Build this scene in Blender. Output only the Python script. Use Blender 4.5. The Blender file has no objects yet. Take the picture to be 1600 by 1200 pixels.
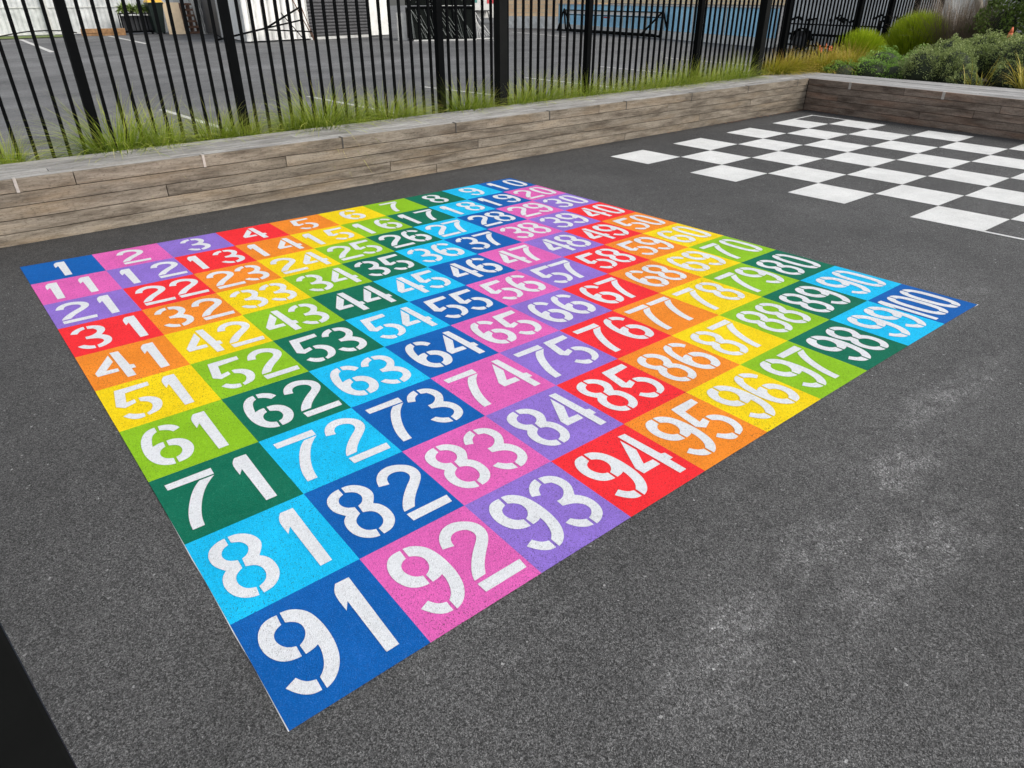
import bpy, bmesh, math, random
from mathutils import Vector, Matrix
random.seed(7)
R = math.radians
scene = bpy.context.scene
col = scene.collection

# ------------------------------------------------------------------ camera
cam_d = bpy.data.cameras.new('camera')
cam_d.sensor_width = 36.0
cam_d.lens = 24.03
cam_d.clip_start = 0.05
cam_d.clip_end = 400.0
cam = bpy.data.objects.new('camera', cam_d)
col.objects.link(cam)
RC = ((0.773024, -0.634376, -0.000887), (0.31315, 0.380375, 0.870202), (-0.551698, -0.672965, 0.492694))
cam.matrix_world = Matrix(((RC[0][0], RC[1][0], RC[2][0], -0.23774),
                           (RC[0][1], RC[1][1], RC[2][1], -5.45),
                           (RC[0][2], RC[1][2], RC[2][2], 1.57663),
                           (0, 0, 0, 1)))
scene.camera = cam
scene.render.resolution_x = 1024
scene.render.resolution_y = 768

# ------------------------------------------------------------------ sky, sun, exposure
SUN = Vector((0.40, -0.70, 0.74)).normalized()
world = bpy.data.worlds.new('World')
scene.world = world
world.use_nodes = True
wn = world.node_tree
bg = wn.nodes['Background']
sky = wn.nodes.new('ShaderNodeTexSky')
sky.sky_type = 'NISHITA'
sky.sun_disc = False
sky.sun_elevation = math.asin(SUN.z)
sky.sun_rotation = math.atan2(SUN.x, SUN.y)
sky.air_density = 1.0
sky.dust_density = 3.0
sky.ozone_density = 0.8
hs = wn.nodes.new('ShaderNodeHueSaturation')   # thin high cloud: a paler, greyer sky
hs.inputs['Saturation'].default_value = 0.30
wn.links.new(sky.outputs[0], hs.inputs['Color'])
wn.links.new(hs.outputs[0], bg.inputs[0])
bg.inputs[1].default_value = 0.15
sd = bpy.data.lights.new('sun', 'SUN')
sd.energy = 1.15
sd.angle = R(20)
sd.color = (1.0, 0.93, 0.82)
so = bpy.data.objects.new('sun', sd)
so.rotation_euler = SUN.to_track_quat('Z', 'Y').to_euler()
so.location = (0, 0, 20)
col.objects.link(so)
scene.view_settings.view_transform = 'Standard'
scene.view_settings.look = 'None'
scene.view_settings.exposure = 0.52
scene.view_settings.gamma = 1.0

# ------------------------------------------------------------------ node helpers
class NT:
    def __init__(s, name):
        s.m = bpy.data.materials.new(name)
        s.m.use_nodes = True
        s.t = s.m.node_tree
        s.b = s.t.nodes['Principled BSDF']
    def n(s, typ, **kw):
        nd = s.t.nodes.new(typ)
        for k, v in kw.items():
            setattr(nd, k, v)
        return nd
    def put(s, sock, v):
        if isinstance(v, bpy.types.NodeSocket):
            s.t.links.new(v, sock)
        elif isinstance(v, (tuple, list)) and len(v) == 3 and sock.type == 'RGBA':
            sock.default_value = (*v, 1)
        else:
            sock.default_value = v
    def pos(s):
        return s.n('ShaderNodeNewGeometry').outputs['Position']
    def scale(s, vec, sc):
        nd = s.n('ShaderNodeVectorMath', operation='MULTIPLY')
        s.put(nd.inputs[0], vec)
        nd.inputs[1].default_value = sc
        return nd.outputs[0]
    def add(s, vec, v2):
        nd = s.n('ShaderNodeVectorMath', operation='ADD')
        s.put(nd.inputs[0], vec)
        s.put(nd.inputs[1], v2)
        return nd.outputs[0]
    def noise(s, vec, scale, detail=3, rough=0.5):
        nd = s.n('ShaderNodeTexNoise')
        s.put(nd.inputs['Vector'], vec)
        nd.inputs['Scale'].default_value = scale
        nd.inputs['Detail'].default_value = detail
        nd.inputs['Roughness'].default_value = rough
        return nd.outputs['Fac']
    def voro(s, vec, scale, out='Distance', feature='F1'):
        nd = s.n('ShaderNodeTexVoronoi', feature=feature)
        s.put(nd.inputs['Vector'], vec)
        nd.inputs['Scale'].default_value = scale
        return nd.outputs[out]
    def math(s, op, a, b=0.0, clamp=False):
        nd = s.n('ShaderNodeMath', operation=op)
        nd.use_clamp = clamp
        s.put(nd.inputs[0], a)
        s.put(nd.inputs[1], b)
        return nd.outputs[0]
    def ramp(s, v, lo, hi, a=0.0, b=1.0):
        nd = s.n('ShaderNodeMapRange')
        s.put(nd.inputs['Value'], v)
        for k, x in (('From Min', lo), ('From Max', hi), ('To Min', a), ('To Max', b)):
            nd.inputs[k].default_value = x
        return nd.outputs[0]
    def mix(s, f, a, b, mode='MIX'):
        nd = s.n('ShaderNodeMix', data_type='RGBA', blend_type=mode)
        s.put(nd.inputs[0], f)
        s.put(nd.inputs[6], a)
        s.put(nd.inputs[7], b)
        return nd.outputs[2]
    def grey(s, v):
        nd = s.n('ShaderNodeCombineColor')
        for i in range(3):
            s.put(nd.inputs[i], v)
        return nd.outputs[0]
    def sep(s, c):
        nd = s.n('ShaderNodeSeparateColor')
        s.put(nd.inputs[0], c)
        return nd.outputs
    def attr(s, name, out='Fac'):
        nd = s.n('ShaderNodeAttribute')
        nd.attribute_name = name
        return nd.outputs[out]
    def bump(s, h, strength, dist):
        nd = s.n('ShaderNodeBump')
        nd.inputs['Strength'].default_value = strength
        nd.inputs['Distance'].default_value = dist
        s.put(nd.inputs['Height'], h)
        s.t.links.new(nd.outputs[0], s.b.inputs['Normal'])
    def done(s, color, rough=0.7, metal=0.0, spec=0.5):
        s.put(s.b.inputs['Base Color'], color)
        s.put(s.b.inputs['Roughness'], rough)
        s.b.inputs['Metallic'].default_value = metal
        s.b.inputs['Specular IOR Level'].default_value = spec
        return s.m

def plain(name, c, rough=0.6, metal=0.0, var=0.12, scale=6.0, spec=0.5):
    """simple surface with gentle uneven wear"""
    t = NT(name)
    p = t.pos()
    f = t.noise(p, scale, 5, 0.6)
    c2 = tuple(x * (1 - 2 * var) for x in c)
    c3 = tuple(min(1, x * (1 + var)) for x in c)
    g = t.noise(p, 90.0, 2)
    t.bump(g, 0.15, 0.002)
    return t.done(t.mix(t.ramp(f, 0.3, 0.7), c2, c3), rough, metal, spec)

def asphalt(name, dark, light, tint, scuffs=False, grain=400.0, worn=False):
    t = NT(name)
    p = t.pos()
    cell = t.sep(t.voro(p, grain, 'Color'))
    cell2 = t.sep(t.voro(p, grain * 0.7, 'Color'))
    fine = t.noise(p, grain * 1.4, 2, 0.6)
    big = t.noise(p, 0.9, 5, 0.62)
    mid = t.noise(p, 7.0, 4, 0.6)
    c3 = t.sep(t.voro(p, grain * 0.5, 'Color'))
    st = t.math('POWER', t.math('ADD', t.math('MULTIPLY', cell[0], 0.62), t.math('MULTIPLY', c3[0], 0.38)), 2.1)
    st2 = t.math('POWER', cell2[1], 9.0)
    v = t.math('ADD', dark, t.math('MULTIPLY', st, light - dark))
    v = t.math('ADD', v, t.math('MULTIPLY', st2, 0.075))
    v = t.math('MULTIPLY', v, t.ramp(fine, 0.25, 0.75, 0.45, 1.55))
    v = t.math('MULTIPLY', v, t.ramp(big, 0.3, 0.7, 0.80, 1.2))
    v = t.math('MULTIPLY', v, t.ramp(mid, 0.3, 0.7, 0.9, 1.1))
    if worn:   # tyre-polished bands and dark sealed patches along the driving direction
        w1 = t.noise(t.scale(p, (0.10, 0.42, 1.0)), 1.0, 5, 0.6)
        w2 = t.noise(t.scale(p, (0.5, 2.2, 1.0)), 1.0, 4, 0.65)
        v = t.math('MULTIPLY', v, t.ramp(w1, 0.34, 0.66, 0.66, 1.28))
        v = t.math('MULTIPLY', v, t.ramp(w2, 0.3, 0.7, 0.86, 1.14))
        pale = t.ramp(t.noise(t.scale(p, (0.7, 1.6, 1.0)), 1.0, 6, 0.7), 0.66, 0.76)
        v = t.math('ADD', v, t.math('MULTIPLY', pale, 0.10))
    # rare pale stones
    rare = t.sep(t.voro(p, 150.0, 'Color'))
    v = t.math('ADD', v, t.math('MULTIPLY', t.ramp(rare[2], 0.998, 1.0), 0.30))
    if scuffs:
        v = t.math('MULTIPLY', v, t.ramp(t.noise(p, 0.35, 3, 0.5), 0.35, 0.65, 0.9, 1.1))
        sx = t.n('ShaderNodeSeparateXYZ')
        t.put(sx.inputs[0], p)
        tot = 0.0
        for (cx, cy, rx, ry, amt) in SCUFF:
            dx = t.math('DIVIDE', t.math('SUBTRACT', sx.outputs[0], cx), rx)
            dy = t.math('DIVIDE', t.math('SUBTRACT', sx.outputs[1], cy), ry)
            d = t.math('ADD', t.math('MULTIPLY', dx, dx), t.math('MULTIPLY', dy, dy))
            m = t.math('MULTIPLY', t.ramp(d, 1.0, 0.0), amt)
            tot = t.math('ADD', m, tot)
        n = t.ramp(t.noise(t.scale(p, (1.0, 1.5, 1.0)), 9.0, 8, 0.78), 0.40, 0.72)
        tot = t.math('MULTIPLY', t.math('MULTIPLY', tot, n, True), t.math('ADD', t.math('MULTIPLY', t.ramp(c3[1], 0.45, 0.95), cell[1]), 0.06))
        v = t.math('ADD', v, t.math('MULTIPLY', tot, 0.60))
        # paler away from the bench, darkening unevenly towards it
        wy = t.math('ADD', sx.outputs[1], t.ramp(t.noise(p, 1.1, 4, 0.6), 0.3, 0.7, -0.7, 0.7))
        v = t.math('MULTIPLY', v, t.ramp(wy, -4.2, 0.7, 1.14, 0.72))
        # narrow, ragged darker band at the foot of the bench
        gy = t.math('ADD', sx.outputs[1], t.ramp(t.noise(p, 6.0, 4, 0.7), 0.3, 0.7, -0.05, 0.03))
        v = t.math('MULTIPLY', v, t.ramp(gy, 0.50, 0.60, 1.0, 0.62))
    c = t.mix(1.0, t.grey(v), tint, 'MULTIPLY')
    h = t.math('ADD', t.voro(p, grain * 0.7, 'Distance'), t.math('MULTIPLY', fine, 0.8))
    t.bump(h, 1.0, 0.004)
    return t.done(c, 0.78, 0, 0.35)

SCUFF = ((2.27, -4.76, .26, .13, 1.1), (1.62, -4.78, .24, .12, .9), (1.16, -4.78, .20, .12, 1.0), (2.02, -5.02, .35, .14, .7),
         (2.85, -4.62, .35, .10, .9), (3.35, -4.66, .45, .12, .7), (1.6, -5.0, .5, .14, .7), (.93, -4.86, .25, .15, .7), (3.7, -4.30, .4, .10, .35),
         (2.2, -4.7, 1.3, .5, .35), (4.52, -4.22, .12, .08, .6), (4.3, 0.25, 0.5, 0.2, 0.2), (0.03, -0.3, 0.06, 0.25, 0.5), (6.6, -5.0, 1.6, 0.6, 0.3))

def paint(name, c, pit=0.5, var=0.08, rough=0.6):
    """road paint rolled over the rough asphalt: stone relief shows, small pits stay bare"""
    t = NT(name)
    p = t.pos()
    g = 330.0
    cell = t.sep(t.voro(p, g, 'Color'))
    fine = t.noise(p, g * 1.4, 2, 0.6)
    blot = t.noise(p, 3.5, 5, 0.65)
    c3 = t.sep(t.voro(p, 125.0, 'Color'))
    a = tuple(x * (1 - 1.6 * var) for x in c)
    b = tuple(min(0.95, x * (1 + var) + 0.004) for x in c)
    cc = t.mix(t.ramp(blot, 0.32, 0.68), a, b)
    cc = t.mix(t.ramp(cell[0], 0.0, 1.0, 0.0, 0.34), cc, tuple(x * 0.55 for x in c))
    cc = t.mix(t.ramp(cell[2], 0.80, 1.0, 0.0, 0.34), cc, tuple(min(.95, x * 1.3 + .06) for x in c))
    cc = t.mix(t.ramp(c3[0], 0.55, 1.0, 0.0, 0.22), cc, tuple(x * 0.55 for x in c))
    m = t.ramp(cell[1], 0.925, 0.94)
    m = t.math('MULTIPLY', m, t.ramp(t.noise(p, 1.7, 3), 0.35, 0.65, 0.35, 1.0))
    cc = t.mix(t.math('MULTIPLY', m, pit), cc, (0.03, 0.03, 0.03))
    h = t.math('ADD', t.voro(p, g, 'Distance'), t.math('MULTIPLY', fine, 0.8))
    t.bump(h, 0.7, 0.0035)
    return t.done(cc, 0.75, 0, 0.12)

def wood(name, axis, dark, light, warm, t0=0.85, t1=1.12):
    t = NT(name)
    p = t.pos()
    tone = t.attr('tone')
    cmb = t.n('ShaderNodeCombineXYZ')
    t.put(cmb.inputs[0], t.math('MULTIPLY', tone, 37.0))
    t.put(cmb.inputs[1], t.math('MULTIPLY', tone, 11.0))
    t.put(cmb.inputs[2], t.math('MULTIPLY', tone, 23.0))
    q = t.add(p, cmb.outputs[0])
    sc = (2.2, 34.0, 34.0) if axis == 'x' else (34.0, 2.2, 34.0)
    sc2 = (2.0, 10.0, 13.0) if axis == 'x' else (10.0, 2.0, 13.0)
    grain = t.noise(t.scale(q, sc), 3.0, 6, 0.7)
    stain = t.noise(t.scale(q, sc2), 1.0, 6, 0.68)
    speck = t.noise(t.scale(q, (0.5, 1.0, 1.0) if axis == 'x' else (1.0, 0.5, 1.0)), 85.0, 4, 0.75)
    c = t.mix(t.ramp(stain, 0.36, 0.60), dark, light)
    c = t.mix(t.ramp(t.noise(t.scale(q, sc2), 0.55, 3, 0.6), 0.5, 0.72, 0, 0.55), c, warm)
    c = t.mix(t.ramp(grain, 0.35, 0.70, 0.0, 1.0), t.mix(1.0, c, (0.62, 0.6, 0.58), 'MULTIPLY'), c)
    c = t.mix(t.ramp(speck, 0.52, 0.68, 0.0, 0.55), c, tuple(x * 0.35 for x in dark))
    c = t.mix(1.0, c, t.grey(t.ramp(tone, 0.0, 1.0, t0, t1)), 'MULTIPLY')
    t.bump(t.math('ADD', grain, t.math('MULTIPLY', speck, 0.5)), 0.5, 0.004)
    return t.done(c, 0.82, 0, 0.25)

def blade(name, base, mid, tip, tipamt=0.5, trans=0.25, b0=0.0, b1=0.5):
    """leaf blades: colour runs from the foot (t=0) to the tip, and differs per blade"""
    t = NT(name)
    c = t.attr('blade', 'Color')
    s = t.sep(c)
    cc = t.mix(t.ramp(s[0], b0, b1), base, mid)
    dry = t.math('MULTIPLY', t.ramp(s[0], 0.45, 1.0), t.ramp(s[1], 1 - tipamt, 1.0, 0.15, 1.0))
    cc = t.mix(dry, cc, tip)
    cc = t.mix(t.ramp(s[2], 0.0, 1.0, 0.0, 0.55), cc, t.mix(1.0, cc, (0.55, 0.62, 0.5), 'MULTIPLY'))
    t.done(cc, 0.5, 0, 0.3)
    t.put(t.b.inputs['Transmission Weight'], 0.0)
    # thin leaf: some light passes through
    tr = t.n('ShaderNodeBsdfTranslucent')
    t.put(tr.inputs[0], cc)
    ms = t.n('ShaderNodeMixShader')
    ms.inputs[0].default_value = trans
    t.t.links.new(t.b.outputs[0], ms.inputs[1])
    t.t.links.new(tr.outputs[0], ms.inputs[2])
    t.t.links.new(ms.outputs[0], t.t.nodes['Material Output'].inputs[0])
    return t.m

def brick(name, c1, c2, mortar, bw, bh, ang):
    t = NT(name)
    mp = t.n('ShaderNodeMapping')
    t.put(mp.inputs[0], t.n('ShaderNodeTexCoord').outputs['Object'])
    mp.inputs['Rotation'].default_value = (R(90), 0, 0)
    bt = t.n('ShaderNodeTexBrick')
    t.t.links.new(mp.outputs[0], bt.inputs[0])
    t.put(bt.inputs['Color1'], c1)
    t.put(bt.inputs['Color2'], c2)
    t.put(bt.inputs['Mortar'], mortar)
    bt.inputs['Scale'].default_value = 1.0
    bt.inputs['Brick Width'].default_value = bw
    bt.inputs['Row Height'].default_value = bh
    bt.inputs['Mortar Size'].default_value = 0.012
    return t.done(bt.outputs[0], 0.85)

# ------------------------------------------------------------------ palette
M = {}
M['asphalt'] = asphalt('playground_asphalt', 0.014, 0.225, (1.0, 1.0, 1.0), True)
M['carpark'] = asphalt('car_park_asphalt', 0.075, 0.215, (0.99, 1.0, 1.01), False, 120.0, True)
PC = {'blue': (0.0, 0.110, 0.43), 'pink': (0.74, 0.125, 0.46), 'purple': (0.27, 0.165, 0.62), 'red': (0.95, 0.026, 0.036),
      'orange': (0.90, 0.26, 0.020), 'yellow': (0.93, 0.66, 0.002), 'lime': (0.26, 0.53, 0.012), 'green': (0.0, 0.150, 0.085),
      'cyan': (0.004, 0.51, 0.90)}
ORDER = ['blue', 'pink', 'purple', 'red', 'orange', 'yellow', 'lime', 'green', 'cyan']
for k, v in PC.items():
    M[k] = paint('paint_' + k, v, 0.75 if k not in ('blue', 'green') else 0.3)
M['white'] = paint('paint_white', (0.74, 0.765, 0.80), 0.4, 0.04)
M['court_white'] = paint('court_paint_white', (0.76, 0.77, 0.76), 0.4, 0.08)
M['line_white'] = paint('line_paint_white', (0.62, 0.62, 0.6), 0.7, 0.12)
M['wood_front'] = wood('weathered_timber_front', 'x', (0.115, 0.094, 0.072), (0.325, 0.285, 0.230), (0.36, 0.275, 0.18))
M['wood_side'] = wood('weathered_timber_side', 'y', (0.145, 0.108, 0.085), (0.36, 0.29, 0.235), (0.42, 0.25, 0.17))
M['wood_top'] = wood('silvered_timber_top', 'x', (0.24, 0.235, 0.225), (0.47, 0.47, 0.46), (0.42, 0.40, 0.365), 0.86, 1.1)
M['wood_top_y'] = wood('silvered_timber_side_top', 'y', (0.30, 0.30, 0.295), (0.46, 0.465, 0.47), (0.42, 0.41, 0.39), 0.88, 1.12)
M['galv'] = plain('galvanised_strap', (0.30, 0.29, 0.27), 0.5, 0.3, 0.2, 30)
M['black'] = plain('black_powder_coat', (0.0035, 0.004, 0.0045), 0.6, 0, 0.1, spec=0.02)
M['post_black'] = plain('black_post_paint', (0.006, 0.0065, 0.0065), 0.55, 0, 0.15, spec=0.08)
M['soil'] = plain('bark_mulch', (0.055, 0.040, 0.028), 0.95, 0, 0.3, 25)
M['turf'] = plain('verge_turf', (0.13, 0.18, 0.04), 0.9, 0, 0.3, 12)
M['shed_white'] = plain('white_sheet_cladding', (0.84, 0.84, 0.81), 0.6, 0, 0.08, 3)
M['fence_white'] = plain('grey_white_sheet', (0.60, 0.62, 0.62), 0.65, 0, 0.14, 2.5)
M['dark_grey'] = plain('dark_grey_metal', (0.04, 0.042, 0.047), 0.5, 0, 0.15)
M['roller'] = plain('roller_door_grey', (0.075, 0.075, 0.08), 0.45, 0.1, 0.15)
M['concrete'] = plain('pale_concrete', (0.70, 0.71, 0.69), 0.8, 0, 0.15, 4)
M['blue_wall'] = plain('sky_blue_paint', (0.36, 0.71, 0.98), 0.5, 0, 0.08, 1.5)
M['orange_wood'] = plain('orange_timber', (0.36, 0.20, 0.09), 0.8, 0, 0.25, 8)
M['ply'] = plain('bare_plywood', (0.82, 0.64, 0.42), 0.7, 0, 0.06, 5)
M['rust_wood'] = plain('rusty_red_timber', (0.16, 0.085, 0.055), 0.8, 0, 0.25, 14)
M['bin'] = plain('dark_green_plastic', (0.012, 0.022, 0.018), 0.45, 0, 0.1)
M['yellow_lid'] = plain('yellow_plastic', (0.75, 0.45, 0.02), 0.4, 0, 0.06)
M['net'] = plain('black_shade_cloth', (0.008, 0.010, 0.009), 0.8, 0, 0.3, 22, spec=0.05)
M['net_line'] = plain('pale_cord', (0.22, 0.24, 0.23), 0.6)
M['pale'] = plain('off_white_panel', (0.56, 0.56, 0.54), 0.6, 0, 0.1, 6)
M['red_patch'] = plain('faded_red_paint', (0.5, 0.05, 0.06), 0.6, 0, 0.2, 20)
M['teal'] = plain('faded_teal_paint', (0.06, 0.22, 0.2), 0.6, 0, 0.2, 20)
M['rubber'] = plain('black_rubber', (0.015, 0.015, 0.016), 0.8, 0, 0.1)
M['leaf_hebe'] = blade('grey_green_leaf', (0.06, 0.10, 0.035), (0.33, 0.40, 0.14), (0.76, 0.82, 0.38), 0.6, 0.15)
M['leaf_low'] = blade('mid_green_leaf', (0.06, 0.12, 0.02), (0.28, 0.48, 0.09), (0.60, 0.82, 0.22), 0.6, 0.15)
M['leaf_dark'] = blade('dark_green_leaf', (0.04, 0.07, 0.016), (0.17, 0.25, 0.055), (0.42, 0.48, 0.16), 0.4, 0.15)
M['grass'] = blade('tussock_blade', (0.03, 0.07, 0.004), (0.29, 0.42, 0.012), (0.86, 0.74, 0.24), 0.8, 0.22, 0.1, 0.7)
M['grass_gold'] = blade('golden_blade', (0.05, 0.08, 0.006), (0.46, 0.46, 0.02), (0.92, 0.50, 0.22), 0.8, 0.22, 0.1, 0.7)
M['grass_lime'] = blade('lime_blade', (0.05, 0.11, 0.004), (0.24, 0.38, 0.008), (0.75, 0.82, 0.05), 0.9, 0.2, 0.2, 0.85)
M['strap_leaf'] = blade('yellow_strap_leaf', (0.12, 0.12, 0.02), (0.42, 0.36, 0.05), (0.60, 0.42, 0.08), 0.7, 0.25)
M['twig'] = blade('brown_twig', (0.13, 0.095, 0.07), (0.26, 0.20, 0.16), (0.42, 0.33, 0.25), 0.7, 0.05)
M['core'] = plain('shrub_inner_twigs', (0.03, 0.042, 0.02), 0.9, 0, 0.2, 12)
M['flower'] = plain('coral_flower', (0.75, 0.17, 0.07), 0.6, 0, 0.1)
M['bark'] = plain('pale_bark', (0.40, 0.36, 0.29), 0.85, 0, 0.2, 10)
M['block'] = brick('tan_block_wall', (0.90, 0.66, 0.40), (0.80, 0.54, 0.32), (0.62, 0.56, 0.46), 0.5, 0.2, 0)

# ------------------------------------------------------------------ mesh helpers
class MB:
    def __init__(s):
        s.v = []; s.f = []; s.tone = []; s.bl = []
    def poly(s, pts, tone=0.5):
        i = len(s.v)
        s.v += [tuple(p) for p in pts]
        s.f.append(tuple(range(i, i + len(pts))))
        s.tone.append(tone)
    def hexa(s, b, t, tone=0.5):
        """solid from 4 bottom points and 4 top points (counter-clockwise)"""
        i = len(s.v)
        s.v += [tuple(p) for p in b] + [tuple(p) for p in t]
        for f in ((3, 2, 1, 0), (4, 5, 6, 7), (0, 1, 5, 4), (1, 2, 6, 5), (2, 3, 7, 6), (3, 0, 4, 7)):
            s.f.append(tuple(i + k for k in f))
            s.tone.append(tone)
    def box(s, x0, x1, y0, y1, z0, z1, tone=0.5):
        s.hexa([(x0, y0, z0), (x1, y0, z0), (x1, y1, z0), (x0, y1, z0)], [(x0, y0, z1), (x1, y0, z1), (x1, y1, z1), (x0, y1, z1)], tone)
    def slab(s, a, b, th, z0, z1, tone=0.5):
        """upright slab along the ground line a-b, thickness th to the left of a->b"""
        a = Vector(a); b = Vector(b)
        n = Vector((-(b - a).y, (b - a).x)).normalized() * th
        P = [a, b, b + n, a + n]
        s.hexa([(p.x, p.y, z0) for p in P], [(p.x, p.y, z1) for p in P], tone)
    def beam(s, p, q, w, h=None, tone=0.5):
        p = Vector(p); q = Vector(q); h = h or w
        d = (q - p).normalized()
        up = Vector((0, 0, 1)) if abs(d.z) < 0.9 else Vector((1, 0, 0))
        a = d.cross(up).normalized() * w / 2
        b = a.cross(d).normalized() * h / 2
        s.hexa([p - a - b, p + a - b, p + a + b, p - a + b], [q - a - b, q + a - b, q + a + b, q - a + b], tone)
    def tube(s, p, q, r0, r1, n=8, tone=0.5):
        p = Vector(p); q = Vector(q)
        d = (q - p).normalized()
        up = Vector((0, 0, 1)) if abs(d.z) < 0.9 else Vector((1, 0, 0))
        a = d.cross(up).normalized(); b = d.cross(a)
        i = len(s.v)
        for (c, r) in ((p, r0), (q, r1)):
            for k in range(n):
                w = 2 * math.pi * k / n
                s.v.append(tuple(c + a * r * math.cos(w) + b * r * math.sin(w)))
        for k in range(n):
            s.f.append((i + k, i + n + k, i + n + (k + 1) % n, i + (k + 1) % n)); s.tone.append(tone)
        s.f.append(tuple(i + k for k in range(n))); s.tone.append(tone)
        s.f.append(tuple(i + n + k for k in reversed(range(n)))); s.tone.append(tone)
    def build(s, name, mat, parent=None, bevel=0.0, smooth=False, origin=None):
        me = bpy.data.meshes.new(name)
        o0 = Vector(origin) if origin else Vector((0, 0, 0))
        me.from_pydata([tuple(Vector(v) - o0) for v in s.v], [], s.f)
        if len(set(s.tone)) > 1:
            at = me.attributes.new('tone', 'FLOAT', 'FACE')
            at.data.foreach_set('value', s.tone)
        if s.bl:
            at = me.color_attributes.new('blade', 'FLOAT_COLOR', 'POINT')
            flat = []
            for c in s.bl:
                flat += [c[0], c[1], c[2], 1.0]
            at.data.foreach_set('color', flat)
        bm = bmesh.new()
        bm.from_mesh(me)
        if not s.bl:
            bmesh.ops.recalc_face_normals(bm, faces=[f for f in bm.faces if not all(abs(f.normal.z) > 0.999 and len(f.link_loops if False else f.verts) > 4 for _ in (0,))])
        if bevel:
            bmesh.ops.bevel(bm, geom=list(bm.edges), offset=bevel, segments=2, affect='EDGES', profile=0.6)
        bm.to_mesh(me)
        bm.free()
        if smooth:
            for p in me.polygons:
                p.use_smooth = True
        me.materials.append(mat)
        o = bpy.data.objects.new(name, me)
        o.location = o0
        col.objects.link(o)
        if parent:
            o.parent = parent
            o.matrix_parent_inverse = Matrix.Translation(parent.location).inverted()
        return o

def flat(polys, name, mat, z, parent=None):
    me = bpy.data.meshes.new(name)
    v = []; f = []
    for pl in polys:
        area = sum(pl[i][0] * pl[(i + 1) % len(pl)][1] - pl[(i + 1) % len(pl)][0] * pl[i][1] for i in range(len(pl)))
        if area < 0:
            pl = pl[::-1]
        i = len(v)
        v += [(p[0], p[1], z) for p in pl]
        f.append(tuple(range(i, i + len(pl))))
    me.from_pydata(v, [], f)
    me.materials.append(mat)
    o = bpy.data.objects.new(name, me)
    col.objects.link(o)
    if parent:
        o.parent = parent
        o.matrix_parent_inverse = Matrix.Translation(parent.location).inverted()
    return o

def thing(name, label, cat, loc=(0, 0, 0), group=None):
    o = bpy.data.objects.new(name, None)
    o.empty_display_size = 0.1
    o.location = loc
    col.objects.link(o)
    return tag(o, label, cat, group)

def tag(o, label, cat, group=None, kind=None):
    o['label'] = label
    o['category'] = cat
    if group: o['group'] = group
    if kind: o['kind'] = kind
    return o

def struct(o, kind='structure'):
    o['kind'] = kind
    return o

# ------------------------------------------------------------------ ground
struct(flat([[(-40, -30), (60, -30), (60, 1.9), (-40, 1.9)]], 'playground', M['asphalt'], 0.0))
struct(flat([[(-60, 1.9), (120, 1.9), (120, 140), (-60, 140)]], 'car_park', M['carpark'], 0.0))
struct(flat([[(-6, 33.2), (3, 33.6), (6.6, 34.4), (6.6, 36.2), (-6, 36.2)]], 'grass_verge', M['turf'], 0.03))

# ------------------------------------------------------------------ number grid
CO = ((2.09741, -2.14396), (4.1724, 0.024), (-0.00118, -4.31102), (0.01848, 0.05459), (0.05866, 0.0717), (-0.025, -0.10439),
      (0.10005, -0.04129), (0.21574, -0.19804), (0.0378, -0.24559), (-0.03483, 0.29874))
def gw(i, j):
    """the hand-measured, slightly uneven painted grid: column i, row j -> ground x, y"""
    i = i / 10 - .5; j = j / 10 - .5
    b = (1, i, j, i * i, i * j, j * j, i ** 3, i * i * j, i * j * j, j ** 3)
    return (sum(b[k] * CO[k][0] for k in range(10)), sum(b[k] * CO[k][1] for k in range(10)))

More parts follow.
